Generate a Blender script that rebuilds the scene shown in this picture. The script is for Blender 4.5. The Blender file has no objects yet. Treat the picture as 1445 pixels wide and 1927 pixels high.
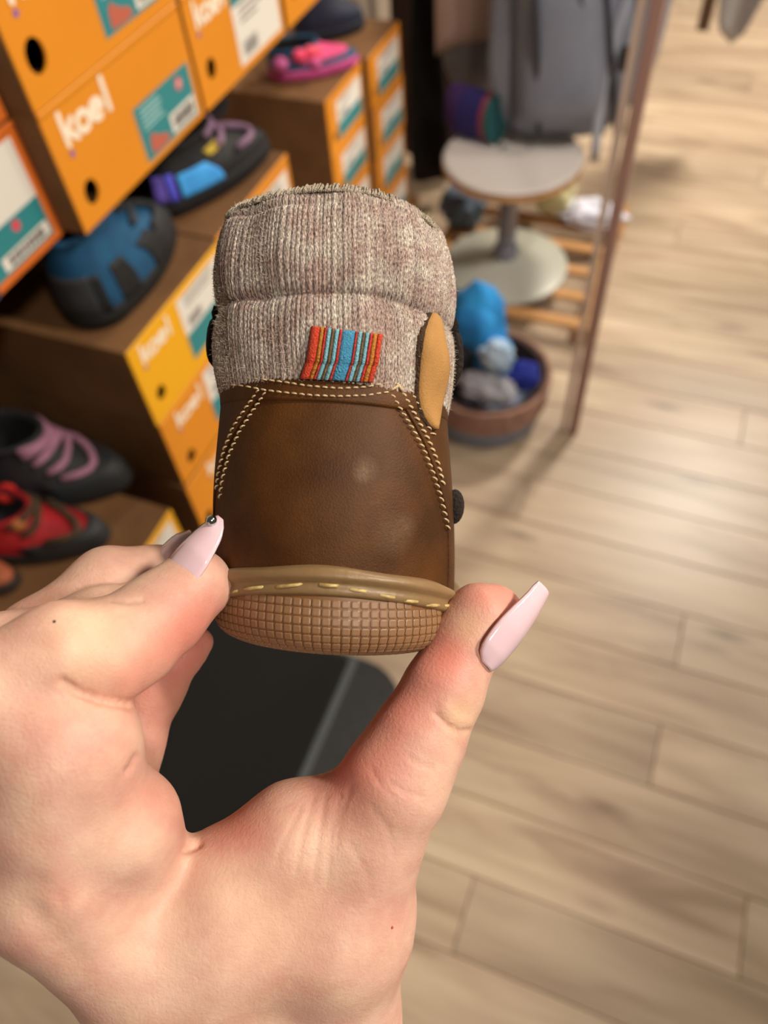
import bpy, bmesh, math, random
import numpy as np
from mathutils import Vector, Matrix, noise as mnoise

random.seed(7); np.random.seed(7)
scene = bpy.context.scene
COL = scene.collection

# ------------------------------------------------------------------ camera
FPX, CX, CY = 1447.0, 722.5, 963.5           # focal length and centre in photograph pixels
CAM_H = 1.45
_p, _r, _y = (math.radians(v) for v in (53.6, -6.1, 25.9))
def _axes():
    f = np.array([0, math.cos(_p), -math.sin(_p)]); r = np.array([1., 0, 0]); u = np.cross(r, f)
    r, u = math.cos(_r)*r + math.sin(_r)*u, -math.sin(_r)*r + math.cos(_r)*u
    c, s = math.cos(_y), math.sin(_y)
    T = np.array([[c, -s, 0], [s, c, 0], [0, 0, 1]])
    return T@r, T@u, T@f
RT, UP, FW = _axes()
CAM = np.array([0, 0, CAM_H])
def ray(x, y): return RT*(x-CX)/FPX + UP*(CY-y)/FPX + FW
def at(x, y, d): return CAM + ray(x, y)*d                      # point at camera depth d
def on_z(x, y, z): d = ray(x, y); return CAM + d*((z-CAM_H)/d[2])
def on_x(x, y, X): d = ray(x, y); return CAM + d*(X/d[0])
def on_y(x, y, Y): d = ray(x, y); return CAM + d*(Y/d[1])
CAMROT = np.stack([RT, UP, FW], 1)                             # camera frame (right, up, depth) -> world

cd = bpy.data.cameras.new('camera'); cam = bpy.data.objects.new('camera', cd); COL.objects.link(cam)
cd.sensor_fit = 'VERTICAL'; cd.sensor_height = 36.0; cd.sensor_width = 27.0
cd.lens = FPX/1927*36.0
cd.clip_start = 0.01; cd.clip_end = 60
cam.matrix_world = Matrix(((RT[0], UP[0], -FW[0], 0), (RT[1], UP[1], -FW[1], 0), (RT[2], UP[2], -FW[2], CAM_H), (0, 0, 0, 1)))
cd.dof.use_dof = True; cd.dof.focus_distance = 0.170; cd.dof.aperture_fstop = cd.lens/2.5   # 2.5 mm pupil
scene.camera = cam

# ------------------------------------------------------------------ world, lamps, exposure
scene.view_settings.view_transform = 'Standard'; scene.view_settings.look = 'None'
scene.view_settings.gamma = 1.0; scene.view_settings.use_curve_mapping = False
scene.view_settings.exposure = 0.0
w = bpy.data.worlds.new('shop_ambient'); scene.world = w; w.use_nodes = True
w.node_tree.nodes['Background'].inputs[0].default_value = (1.0, 0.88, 0.76, 1)
w.node_tree.nodes['Background'].inputs[1].default_value = 0.075
def ceiling_lamp(loc, size, power, color, target=None):
    l = bpy.data.lights.new('ceiling_lamp_light', 'AREA'); l.shape = 'DISK'; l.size = size; l.energy = power; l.color = color
    o = bpy.data.objects.new('ceiling_lamp_light', l); COL.objects.link(o); o.location = loc
    d = Vector(target if target else (loc[0], loc[1], 0)) - Vector(loc)
    o.rotation_euler = d.to_track_quat('-Z', 'Y').to_euler()
    return o
ceiling_lamp((0.55, 3.5, 2.8), 0.5, 118, (1.0, 0.90, 0.76))
def added_spot(loc, target, power, color, half_angle, radius=.12):          # added spots, cones kept narrow so the near floor stays dark
    l = bpy.data.lights.new('added_spot_light', 'SPOT'); l.energy = power; l.color = color; l.spot_size = math.radians(2*half_angle); l.spot_blend = .55; l.shadow_soft_size = radius
    o = bpy.data.objects.new('added_spot_light', l); COL.objects.link(o); o.location = loc
    o.rotation_euler = (Vector(target)-Vector(loc)).to_track_quat('-Z', 'Y').to_euler()
added_spot((1.45, 0.70, 2.8), (-.35, .40, 1.05), 172, (1.0, 0.90, 0.78), 25)  # added key for hand and shelf, cone spares the near floor
added_spot((0.75, 0.75, 2.8), (-.38, 1.95, .55), 150, (1.0, 0.93, 0.84), 17)  # added to brighten the stool and backpack
added_spot((1.05, -0.60, 2.75), (-.35, .30, 1.10), 75, (1.0, 0.91, 0.80), 25)  # weaker added spot from behind the camera, cone kept off the floor
ceiling_lamp((1.9, 2.1, 2.8), 0.5, 40, (1.0, 0.88, 0.72))

# ------------------------------------------------------------------ materials
def lin(c):
    c = [v/255.0 for v in c[:3]]
    return tuple((v/12.92 if v <= .04045 else ((v+.055)/1.055)**2.4) for v in c) + (1.0,)
MATS = {}
def pm(name, col, rough=.6, col2=None, nscale=20., nfac=.5, bump=0., bscale=200., metal=0., coat=0., sss=0., spec=.5, stretch=(1, 1, 1), sheen=0.):
    if name in MATS: return MATS[name]
    m = bpy.data.materials.new(name); m.use_nodes = True; nt = m.node_tree; b = nt.nodes['Principled BSDF']
    b.inputs['Base Color'].default_value = lin(col); b.inputs['Roughness'].default_value = rough
    b.inputs['Metallic'].default_value = metal; b.inputs['Specular IOR Level'].default_value = spec
    b.inputs['Coat Weight'].default_value = coat; b.inputs['Coat Roughness'].default_value = .06
    if sheen: b.inputs['Sheen Weight'].default_value = sheen
    if sss:
        b.inputs['Subsurface Weight'].default_value = sss; b.inputs['Subsurface Radius'].default_value = (1, .35, .2); b.inputs['Subsurface Scale'].default_value = .004
    tc = nt.nodes.new('ShaderNodeTexCoord'); mp = nt.nodes.new('ShaderNodeMapping'); mp.inputs['Scale'].default_value = stretch
    nt.links.new(tc.outputs['Object'], mp.inputs['Vector'])
    if col2 is not None:
        n = nt.nodes.new('ShaderNodeTexNoise'); n.inputs['Scale'].default_value = nscale; n.inputs['Detail'].default_value = 5
        nt.links.new(mp.outputs[0], n.inputs['Vector'])
        r = nt.nodes.new('ShaderNodeValToRGB'); r.color_ramp.elements[0].position = .5-nfac*.4; r.color_ramp.elements[1].position = .5+nfac*.4
        r.color_ramp.elements[0].color = lin(col); r.color_ramp.elements[1].color = lin(col2)
        nt.links.new(n.outputs[0], r.inputs[0]); nt.links.new(r.outputs[0], b.inputs['Base Color'])
    if bump:
        n2 = nt.nodes.new('ShaderNodeTexNoise'); n2.inputs['Scale'].default_value = bscale; n2.inputs['Detail'].default_value = 4
        nt.links.new(mp.outputs[0], n2.inputs['Vector'])
        bp = nt.nodes.new('ShaderNodeBump'); bp.inputs['Strength'].default_value = bump; bp.inputs['Distance'].default_value = .002
        nt.links.new(n2.outputs[0], bp.inputs['Height']); nt.links.new(bp.outputs[0], b.inputs['Normal'])
    MATS[name] = m
    return m

# ------------------------------------------------------------------ mesh helpers
class MB:
    """collects vertices and faces of one mesh"""
    def __init__(s): s.v = []; s.f = []
    def add(s, v, f):
        o = len(s.v); s.v.extend(tuple(map(float, q)) for q in v); s.f.extend(tuple(i+o for i in q) for q in f); return s
    def box(s, c, d, bev=0.0):
        cx, cy, cz = c; hx, hy, hz = d[0]/2, d[1]/2, d[2]/2
        if bev <= 0:
            v = [(cx+i*hx, cy+j*hy, cz+k*hz) for i in (-1, 1) for j in (-1, 1) for k in (-1, 1)]
            return s.add(v, [(0, 1, 3, 2), (4, 6, 7, 5), (0, 4, 5, 1), (2, 3, 7, 6), (0, 2, 6, 4), (1, 5, 7, 3)])
        b = min(bev, hx*.9, hy*.9, hz*.9)
        secs = []
        for z, ins in ((-hz, b), (-hz+b, 0), (hz-b, 0), (hz, b)):
            x, y = hx-ins, hy-ins; c_ = b if ins == 0 else b*.6
            secs.append([(cx+px, cy+py, cz+z) for px, py in ((x-c_, -y), (x, -y+c_), (x, y-c_), (x-c_, y), (-x+c_, y), (-x, y-c_), (-x, -y+c_), (-x+c_, -y))])
        return s.loft(secs, cap=True)
    def loft(s, secs, cap=True, closed=True):
        n = len(secs[0]); v = [p for q in secs for p in q]; f = []
        for i in range(len(secs)-1):
            for j in range(n if closed else n-1):
                k = (j+1) % n
                f.append((i*n+j, i*n+k, (i+1)*n+k, (i+1)*n+j))
        if cap:
            f.append(tuple(range(n))[::-1]); f.append(tuple((len(secs)-1)*n+j for j in range(n)))
        return s.add(v, f)
    def lathe(s, prof, n=32, c=(0, 0, 0)):
        secs = [[(c[0]+r*math.cos(2*math.pi*j/n), c[1]+r*math.sin(2*math.pi*j/n), c[2]+z) for j in range(n)] for r, z in prof]
        return s.loft(secs)
    def tube(s, path, rad, n=10):
        P = [np.array(p, float) for p in path]; rad = rad if hasattr(rad, '__len__') else [rad]*len(P)
        ref = np.array([0.3, 0.2, 1.]); secs = []
        for i, p in enumerate(P):
            t = P[min(i+1, len(P)-1)]-P[max(i-1, 0)]; t = t/(np.linalg.norm(t)+1e-12)
            a = np.cross(t, ref); 
            if np.linalg.norm(a) < .05: a = np.cross(t, np.array([1., 0, 0]))
            a /= np.linalg.norm(a); b = np.cross(t, a)
            secs.append([p + rad[i]*(math.cos(2*math.pi*j/n)*a + math.sin(2*math.pi*j/n)*b) for j in range(n)])
        return s.loft(secs)
    def grid(s, P, closed_u=False):
        """P[i][j] points"""
        n = len(P); m = len(P[0]); v = [q for r in P for q in r]; f = []
        for i in range(n if closed_u else n-1):
            k = (i+1) % n
            for j in range(m-1): f.append((i*m+j, k*m+j, k*m+j+1, i*m+j+1))
        return s.add(v, f)
    def slab(s, P, N, t):
        """a sheet P[i][j] given thickness t along -N"""
        n = len(P); m = len(P[0])
        P = np.array(P, float); N = np.array(N, float); Q = P-N*t
        v = np.concatenate([P.reshape(-1, 3), Q.reshape(-1, 3)]); o = n*m; f = []
        for i in range(n-1):
            for j in range(m-1):
                a, b, c, d = i*m+j, (i+1)*m+j, (i+1)*m+j+1, i*m+j+1
                f.append((a, b, c, d)); f.append((o+d, o+c, o+b, o+a))
        for i in range(n-1):
            a, b = i*m, (i+1)*m; f.append((b, a, o+a, o+b))
            a, b = i*m+m-1, (i+1)*m+m-1; f.append((a, b, o+b, o+a))
        for j in range(m-1):
            a, b = j, j+1; f.append((a, b, o+b, o+a))
            a, b = (n-1)*m+j, (n-1)*m+j+1; f.append((b, a, o+a, o+b))
        return s.add(v, f)
    def sphere(s, c, r, n=16, m=10, fn=None):
        r = r if hasattr(r, '__len__') else (r, r, r); secs = []
        for i in range(m+1):
            th = math.pi*(i/m); th = min(max(th, .02), math.pi-.02); ring = []
            for j in range(n):
                ph = 2*math.pi*j/n; d = np.array([math.sin(th)*math.cos(ph), math.sin(th)*math.sin(ph), -math.cos(th)])
                k = fn(d) if fn else 1.0
                ring.append(np.array(c)+d*np.array(r)*k)
            secs.append(ring)
        return s.loft(secs)
    def build(s, name, mat, parent=None, smooth=True, fix=True):
        me = bpy.data.meshes.new(name); me.from_pydata(s.v, [], s.f); me.update()
        if fix:
            bm = bmesh.new(); bm.from_mesh(me); bmesh.ops.recalc_face_normals(bm, faces=bm.faces); bm.to_mesh(me); bm.free()
        if smooth:
            me.polygons.foreach_set('use_smooth', [True]*len(me.polygons))
            if smooth != 'all':
                me.set_sharp_from_angle(angle=math.radians(38))
        if mat: me.materials.append(mat)
        return obj(name, me, parent)
def obj(name, me, parent=None):
    o = bpy.data.objects.new(name, me); COL.objects.link(o)
    if parent is not None: o.parent = parent
    return o
def tag(o, label, cat, group=None, kind=None):
    o['label'] = label; o['category'] = cat
    if group: o['group'] = group
    if kind: o['kind'] = kind
    return o
def thing(name, label, cat, loc=(0, 0, 0), rotz=0., group=None):
    o = bpy.data.objects.new(name, None); COL.objects.link(o); o.location = tuple(map(float, loc)); o.rotation_euler = (0, 0, rotz)
    o.empty_display_size = .02
    return tag(o, label, cat, group)
def struct(o): o['kind'] = 'structure'; return o

# ------------------------------------------------------------------ floor of planks
def plank_material():
    m = bpy.data.materials.new('oak_laminate'); m.use_nodes = True; nt = m.node_tree; b = nt.nodes['Principled BSDF']
    N = nt.nodes.new; L = nt.links.new
    tc = N('ShaderNodeTexCoord'); oi = N('ShaderNodeObjectInfo')
    off = N('ShaderNodeVectorMath'); off.operation = 'MULTIPLY_ADD'
    cmb = N('ShaderNodeCombineXYZ'); 
    for i in range(3): L(oi.outputs['Random'], cmb.inputs[i])
    off.inputs[1].default_value = (37., 91., 17.); L(cmb.outputs[0], off.inputs[0]); L(tc.outputs['Object'], off.inputs[2])
    mp = N('ShaderNodeMapping'); mp.inputs['Scale'].default_value = (1.1, 8., 1.); L(off.outputs[0], mp.inputs[0])
    n1 = N('ShaderNodeTexNoise'); n1.inputs['Scale'].default_value = 2.2; n1.inputs['Detail'].default_value = 7; n1.inputs['Distortion'].default_value = .9; L(mp.outputs[0], n1.inputs['Vector'])
    r = N('ShaderNodeValToRGB'); e = r.color_ramp.elements
    e[0].position = .25; e[0].color = lin((150, 122, 94)); e[1].position = .75; e[1].color = lin((208, 183, 150))
    k = e.new(.42); k.color = lin((180, 152, 121)); k = e.new(.56); k.color = lin((194, 168, 136)); L(n1.outputs[0], r.inputs[0])
    # knots
    mp2 = N('ShaderNodeMapping'); mp2.inputs['Scale'].default_value = (2.6, 9., 1.); L(off.outputs[0], mp2.inputs[0])
    vo = N('ShaderNodeTexVoronoi'); vo.inputs['Scale'].default_value = .9; vo.inputs['Randomness'].default_value = 1.; L(mp2.outputs[0], vo.inputs['Vector'])
    r2 = N('ShaderNodeValToRGB'); r2.color_ramp.elements[0].position = .0; r2.color_ramp.elements[0].color = (1, 1, 1, 1); r2.color_ramp.elements[1].position = .14; r2.color_ramp.elements[1].color = (0, 0, 0, 1)
    L(vo.outputs['Distance'], r2.inputs[0])
    mx = N('ShaderNodeMixRGB'); L(r2.outputs[0], mx.inputs[0]); L(r.outputs[0], mx.inputs[1]); mx.inputs[2].default_value = lin((124, 98, 76))
    hs = N('ShaderNodeHueSaturation'); mr = N('ShaderNodeMapRange'); mr.inputs[3].default_value = .80; mr.inputs[4].default_value = 1.04
    L(oi.outputs['Random'], mr.inputs[0]); L(mr.outputs[0], hs.inputs['Value']); L(mx.outputs[0], hs.inputs['Color'])
    hs.inputs['Saturation'].default_value = .84
    L(hs.outputs[0], b.inputs['Base Color']); b.inputs['Roughness'].default_value = .36; b.inputs['Specular IOR Level'].default_value = .45
    bp = N('ShaderNodeBump'); bp.inputs['Strength'].default_value = .15; bp.inputs['Distance'].default_value = .001; L(n1.outputs[0], bp.inputs['Height']); L(bp.outputs[0], b.inputs['Normal'])
    return m
OAK = plank_material()
fl = MB().box((1.0, 2.2, -.03), (5.2, 7.2, .04)).build('floor', pm('subfloor', (90, 72, 55), .8), smooth=False)
struct(fl); fl['label'] = 'light oak laminate floor of staggered planks'
PW, PL = .126, 1.2
pmsh = MB().box((0, 0, -.005), (PL-.0012, PW-.0012, .0099), .0012); ptmp = pmsh.build('plank', OAK, None, smooth=False); pmesh = ptmp.data; bpy.data.objects.remove(ptmp)
rng = random.Random(3)
yy = -.85; row = 0; joint_rows = {}
while yy < 5.75:
    off = rng.uniform(0, PL)
    if abs(yy + PW/2 - .31) < PW/2: off = (.345 + 1.6) % PL       # joint seen right of the hand
    x = -1.55 + off - PL
    while x < 3.5:
        if x+PL > -1.55:
            o = obj('plank', pmesh, fl); o.location = (x+PL/2, yy+PW/2, 0)
        x += PL
    yy += PW

wall = MB().box((-1.02, 2.2, 1.2), (.06, 7.2, 2.4)).build('wall_left', pm('plaster', (196, 180, 160), .85, (188, 170, 150), 6), smooth=False); struct(wall)
wall['label'] = 'plain plaster wall behind the shelf of shoe boxes'

# ------------------------------------------------------------------ floor mat
t = thing('door_mat', 'black ribbed floor mat with a grey line and dark border below the boot', 'mat', (-.62, .26, 0))
def rrect(x0, x1, y0, y1, r, z, n=6):
    out = []
    for cx_, cy_, a0 in ((x1-r, y1-r, 0), (x0+r, y1-r, 90), (x0+r, y0+r, 180), (x1-r, y0+r, 270)):
        for k in range(n+1):
            a = math.radians(a0+90*k/n); out.append((cx_+r*math.cos(a), cy_+r*math.sin(a), z))
    return out
m = MB(); m.loft([rrect(-.30, .36, -.33, .335, .10, z_) for z_ in (.0005, .006)] + [rrect(-.296, .356, -.326, .331, .10, .008)]); m.build('border', pm('mat_border', (50, 50, 49), .85, (38, 38, 38), 90), t)
m = MB(); m.loft([rrect(-.27, .222, -.29, .325, .012, .0081), rrect(-.27, .222, -.29, .325, .012, .0125)]); m.build('pile_field', pm('mat_black', (17, 17, 16), .95, (26, 25, 23), 140, bump=.8, bscale=500), t)
for k in range(40):
    MB().box((-.264+.0120*k, .018, .0135), (.007, .60, .003), .001).build('rib', pm('mat_black', (17, 17, 16)), t)
MB().box((.232, .02, .0105), (.016, .62, .005), .002).build('grey_line', pm('mat_grey', (84, 88, 90), .7), t)

# ------------------------------------------------------------------ shelf and shoe boxes
CARD = pm('brown_card', (122, 84, 46), .85, (100, 66, 34), 14, bump=.12, bscale=120)
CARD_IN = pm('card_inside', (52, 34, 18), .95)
ORANGE = pm('orange_print', (231, 146, 26), .55, (226, 140, 24), 8)
YELLOW = pm('yellow_print', (244, 176, 14), .55)
REDORANGE = pm('red_orange_print', (222, 112, 34), .55)
TEAL = pm('teal_sticker', (44, 136, 142), .5)
WHITE = pm('white_print', (236, 230, 220), .55)
INK = pm('black_ink', (38, 36, 36), .6)
REDDOT = pm('red_sticker', (226, 76, 92), .5)
CREAM = pm('cream_logo', (250, 236, 212), .6)
VIOLET = pm('violet_dot', (128, 96, 170), .6)
TERRA = pm('terracotta_picture', (192, 100, 78), .6)
PALE = pm('pale_teal_text', (170, 208, 206), .6)
SLATE = pm('slate_picture', (70, 66, 84), .6)

STK = [0]
def stroke(mb, pts, wdt, x, n=6):
    """flat rounded pen stroke in the (y,z) plane at x"""
    pts = [np.array(p, float) for p in pts]
    for a, b in zip(pts[:-1], pts[1:]):
        d = b-a; L_ = np.linalg.norm(d); d = d/(L_+1e-9); nrm = np.array([-d[1], d[0]])
        poly = []
        a0 = math.atan2(nrm[1], nrm[0])
        for k in range(n+1): an = a0+math.pi*k/n; poly.append(a+wdt/2*np.array([math.cos(an), math.sin(an)]))
        for k in range(n+1): an = a0+math.pi+math.pi*k/n; poly.append(b+wdt/2*np.array([math.cos(an), math.sin(an)]))
        STK[0] += 1; xx = x+(STK[0] % 60)*6e-6
        mb.add([(xx, q[0], q[1]) for q in poly], [tuple(range(len(poly)))])
def arc(c, r, a0, a1, n=14): return [(c[0]+r*math.cos(math.radians(a0+(a1-a0)*k/n)), c[1]+r*math.sin(math.radians(a0+(a1-a0)*k/n))) for k in range(n+1)]
def rect(mb, x, y0, y1, z0, z1): mb.add([(x, y0, z0), (x, y1, z0), (x, y1, z1), (x, y0, z1)], [(0, 1, 2, 3)])
def disc(mb, x, c, r, n=20, rz=None): mb.add([(x, c[0]+r*math.cos(2*math.pi*k/n), c[1]+(rz or r)*math.sin(2*math.pi*k/n)) for k in range(n)], [tuple(range(n))])

def shoe_picture(mb, x, c, s):
    """little printed shoe: flat outline"""
    pts = [(-1, -.5), (-.9, .3), (-.55, .62), (-.25, .35), (.2, .1), (.75, -.05), (1, -.3), (.95, -.55), (0, -.62)]
    mb.add([(x, c[0]+s*p[0], c[1]+s*p[1]) for p in pts], [tuple(range(len(pts)))])

def carton(label, xf, y0, z0, wd, ht=.1095, dp=.29, face=ORANGE, logo=None, hole=None, sticker=None, group='shoe boxes on the shelf', name='shoe_box'):
    """box whose printed end faces +X; local y runs along the shelf, z up, front at x=0"""
    t = thing(name, label, 'box', (xf, y0, z0), 0, group)
    b = MB(); T = .004
    b.box((-dp/2-.001, wd/2, T/2), (dp, wd, T)); b.box((-dp/2-.001, T/2, ht/2), (dp, T, ht-2*T)); b.box((-dp/2-.001, wd-T/2, ht/2), (dp, T, ht-2*T)); b.box((-dp+T/2, wd/2, ht/2), (T, wd-2*T, ht-2*T))
    b.build('carton_body', CARD, t, smooth=False)
    MB().box((-dp/2-.001, wd/2, ht-.0025), (dp, wd, .004), .001).build('lid', CARD, t, smooth=False)
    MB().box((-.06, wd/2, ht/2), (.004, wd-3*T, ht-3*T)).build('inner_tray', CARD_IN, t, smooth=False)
    # printed front panel with a real finger hole
    bm = bmesh.new(); e = .0005
    out = [bm.verts.new((0, y, z)) for y, z in ((e, 0), (wd-e, 0), (wd-e, ht-.006), (e, ht-.006))]
    ed = [bm.edges.new((out[i], out[(i+1) % 4])) for i in range(4)]
    if hole:
        n = 20; ring = [bm.verts.new((0, hole[0]+hole[2]*.86*math.cos(2*math.pi*k/n), hole[1]+hole[2]*math.sin(2*math.pi*k/n))) for k in range(n)]
        ed += [bm.edges.new((ring[k], ring[(k+1) % n])) for k in range(n)]
        bmesh.ops.triangle_fill(bm, use_beauty=True, edges=ed)
    else: bm.faces.new(out)
    ex = bmesh.ops.extrude_face_region(bm, geom=list(bm.faces)); bmesh.ops.translate(bm, vec=(.002, 0, 0), verts=[v for v in ex['geom'] if isinstance(v, bmesh.types.BMVert)])
    bmesh.ops.recalc_face_normals(bm, faces=bm.faces)
    me = bpy.data.meshes.new('front_panel'); bm.to_mesh(me); bm.free(); me.materials.append(face); obj('front_panel', me, t)
    MB().box((.0015, wd/2, ht-.003), (.003, wd-.0005, .0055), .0012).build('lid_lip', face, t, smooth=False)
    X = .0023
    if logo:                                                        # cream lower-case word  k o e l
        lx, lz, s, ang = logo
        def T2(p): c, q = math.cos(ang), math.sin(ang); return (lx+s*(p[0]*1.15*c-p[1]*q), lz+s*(p[0]*1.15*q+p[1]*c))
        lg = MB(); wd_ = .25*s
        for st in ([(0, 0), (0, 1.05)], [(.46, .68), (.05, .33)], [(.16, .36), (.5, 0)], arc((.95, .32), .3, 0, 360, 20), [(1.42, .33), (1.98, .36)], arc((1.7, .33), .3, 0, 300, 16), [(2.32, .02), (2.32, 1.1)]):
            stroke(lg, [T2(p) for p in st], wd_, X)
        lg.build('logo', CREAM, t, smooth=False)
        dt = MB(); disc(dt, X+.0002, T2((-.02, -.32)), .075*s*1.6); dt.build('logo_dot', VIOLET, t, smooth=False)
    if sticker:
        kind, ya, yb, za, zb = sticker; wy, hz = yb-ya, zb-za
        def Y(u): return ya+u*wy
        def Z(v): return za+v*hz
        if kind == 'teal':
            q = MB(); rect(q, X, ya, yb, za, zb); st = q.build('sticker', TEAL, t, smooth=False)
            q = MB(); disc(q, X+.0003, (Y(.78), Z(.78)), hz*.115); st2 = q.build('price_dot', REDDOT, st, smooth=False)
            q = MB(); stroke(q, [(Y(.76), Z(.72)), (Y(.78), Z(.84))], hz*.03, X+.0005); stroke(q, [(Y(.74), Z(.78)), (Y(.82), Z(.79))], hz*.025, X+.0005); q.build('dot_mark', WHITE, st, smooth=False)
            q = MB(); rect(q, X+.0003, Y(.5), Y(.97), Z(.06), Z(.42)); q.build('barcode_field', WHITE, st, smooth=False)
            q = MB(); u = .56
            while u < .92:
                bw = random.choice((.008, .014, .02)); rect(q, X+.0006, Y(u), Y(u+bw), Z(.12), Z(.36)); u += bw+random.choice((.008, .014))
            q.build('barcode_bars', INK, st, smooth=False)
            q = MB()
            for k in range(5): rect(q, X+.0004, Y(.08), Y(.08+random.uniform(.3, .45)), Z(.88-.085*k), Z(.915-.085*k))
            q.build('printed_lines', PALE, st, smooth=False)
            q = MB(); shoe_picture(q, X+.0004, (Y(.26), Z(.24)), wy*.16); q.build('shoe_picture', TERRA, st, smooth=False)
        else:                                                        # white field with a teal field above or below
            up = kind == 'teal_top'; zs = .62 if up else .42
            q = MB(); rect(q, X, ya, yb, za, zb); st = q.build('sticker', WHITE, t, smooth=False)
            q = MB(); rect(q, X+.0003, ya, yb, Z(zs) if up else za, zb if up else Z(zs)); q.build('teal_field', TEAL, st, smooth=False)
            w0, w1 = (0, zs) if up else (zs, 1)
            q = MB()
            for k in range(3): rect(q, X+.0004, Y(.14), Y(.14+random.uniform(.35, .7)), Z(w1-.07-.07*k), Z(w1-.045-.07*k))
            u = .12
            while u < .42:
                bw = random.choice((.014, .022)); rect(q, X+.0004, Y(u), Y(u+bw), Z(w0+.06), Z(w0+.22)); u += bw+.016
            q.build('printed_lines', pm('grey_ink', (120, 116, 116), .6), st, smooth=False)
            if kind == 'big':
                q = MB(); disc(q, X+.0005, (Y(.82), Z(zs-.09)), hz*.055); q.build('price_dot', REDDOT, st, smooth=False)
                q = MB(); rect(q, X+.0005, Y(.66), Y(.985), Z(.03), Z(.17)); q.build('barcode_field', WHITE, st, smooth=False)
                q = MB(); u = .70
                while u < .95:
                    bw = random.choice((.006, .01, .014)); rect(q, X+.0008, Y(u), Y(u+bw), Z(.05), Z(.15)); u += bw+random.choice((.006, .01))
                q.build('barcode_bars', INK, st, smooth=False)
                q = MB(); shoe_picture(q, X+.0006, (Y(.42), Z(.1)), wy*.16); q.build('shoe_picture', SLATE, st, smooth=False)
    return t

ZB = 1.047
# upper shelf: nearest red-orange stack, then the two-high stack with the big logo, then further ones
carton('red-orange box at left edge, white and teal sticker with barcode and red dot', -.535, .248, ZB-.004, .230, .1075, face=REDORANGE, sticker=('big', .022, .219, .008, .098))
carton('red-orange box in top left corner resting on the stickered red-orange box', -.535, .244, ZB+.106, .231, .1075, face=REDORANGE, sticker=('big', .022, .222, .008, .098))
carton('orange box with large cream logo, round hole and teal barcode sticker, lower of two', -.507, .477, ZB, .226, logo=(.0225, .0735, .0240, 0.0), hole=(.027, .027, .0115), sticker=('teal', .115, .217, .006, .058))
carton('orange box on top of the one with large cream logo, cut by upper frame edge', -.507, .477, ZB+.11, .226, logo=(.0225, .0735, .0240, 0.0), hole=(.025, .034, .0135), sticker=('teal', .112, .217, .011, .062))
carton('orange box with white sticker, teal on top, right of the big logo box', -.507, .708, ZB, .200, logo=(.020, .076, .021, 0.0), hole=(.028, .033, .0105), sticker=('teal_top', .088, .192, .008, .104))
carton('orange box at upper frame edge, third along the shelf from the left', -.507, .708, ZB+.11, .200, hole=(.028, .033, .0105), sticker=('teal_top', .088, .192, .008, .104))
carton('orange box above the blue and pink shoe, furthest on the upper shelf', -.507, .916, ZB, .200, hole=(.030, .033, .0105), sticker=('teal_top', .088, .192, .008, .104))
# stacks of boxes below, shoes stand on them
zs = .932
carton('yellow box under the teal boot with cream logo and round hole', -.491, .447, zs-.11, .200, face=YELLOW, logo=(.020, .080, .0195, -.05), hole=(.026, .030, .0095), sticker=('white_top', .096, .19, .018, .100))
carton('orange box directly under the yellow box beside the knitted cuff', -.491, .449, zs-.22, .200, logo=(.030, .078, .0195, -.05), hole=(.030, .024, .010), sticker=('white_top', .096, .19, .018, .100))
carton('orange box third down in the stack under the teal boot', -.489, .446, zs-.33, .200, logo=(.05, .078, .0195, -.05), hole=(.020, .024, .010), sticker=('white_top', .096, .19, .018, .100))
for k, lb in enumerate(('orange box under the purple and blue shoe, just left of knitted cuff', 'orange box hidden below the purple shoe box, second in its stack', 'orange box at the bottom of the stack below the purple shoe')):
    carton(lb, -.500, .655, zs-.11*(k+1)-.004, .195, hole=(.03, .03, .01), sticker=('white_top', .096, .185, .012, .092))
zl = .743
carton('low yellow box with white sticker left of the index fingernail', -.470, .172, zl-.11, .223, face=YELLOW, sticker=('white_top', .130, .214, .012, .098))
carton('orange box under the low yellow box behind the hand', -.472, .172, zl-.22, .223, sticker=('white_top', .12, .21, .012, .098))
zf = .729
far = ['topmost box of far left stack under the blue and pink shoe', 'second box down in far left stack above the knitted cuff', 'third box of far left stack, mostly behind the knitted cuff', 'lowest box of the far left stack']
far2 = ['topmost box of far right stack, next to dark hanging clothes', 'second box down in far right stack beside dark hanging clothes', 'third box down in far right stack beside the white stool', 'lowest box of the far right stack']
for k in range(4):
    carton(far[k], -.694, 1.359, zf-.11*(k+1), .183, sticker=('white_top', .045, .170, .012, .088), hole=(.030, .026, .010), group='boxes in the two far stacks')
    carton(far2[k], -.680+.003*(k % 2), 1.549, zf-.11*(k+1), .183, sticker=('white_top', .045, .170, .012, .088), hole=(.030, .026, .010), group='boxes in the two far stacks')

WOOD = pm('shelf_wood', (150, 104, 58), .6, (126, 84, 44), 5, stretch=(1, 8, 1))
t = thing('shelf_unit', 'wall-mounted wooden shelf unit that carries the orange shoe boxes', 'shelf', (-.74, .80, 0))
def shelf_board(z, x1=-.56, y0=-.655, y1=.34, nm='shelf_board'):
    MB().box(((-.97+x1)/2+.74, (y0+y1)/2, z-.011), (x1+.97, y1-y0, .021), .002).build(nm, WOOD, t, smooth=False)
shelf_board(ZB-.005); shelf_board(zl-.221, -.56)
for yv in (-.665,): MB().box((-.075, yv, .87), (.31, .02, .74), .002).build('upright', WOOD, t, smooth=False)
MB().box((-.238, -.155, .87), (.010, 1.03, .74)).build('back_panel', pm('shelf_back', (92, 62, 36), .8), t, smooth=False)
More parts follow.
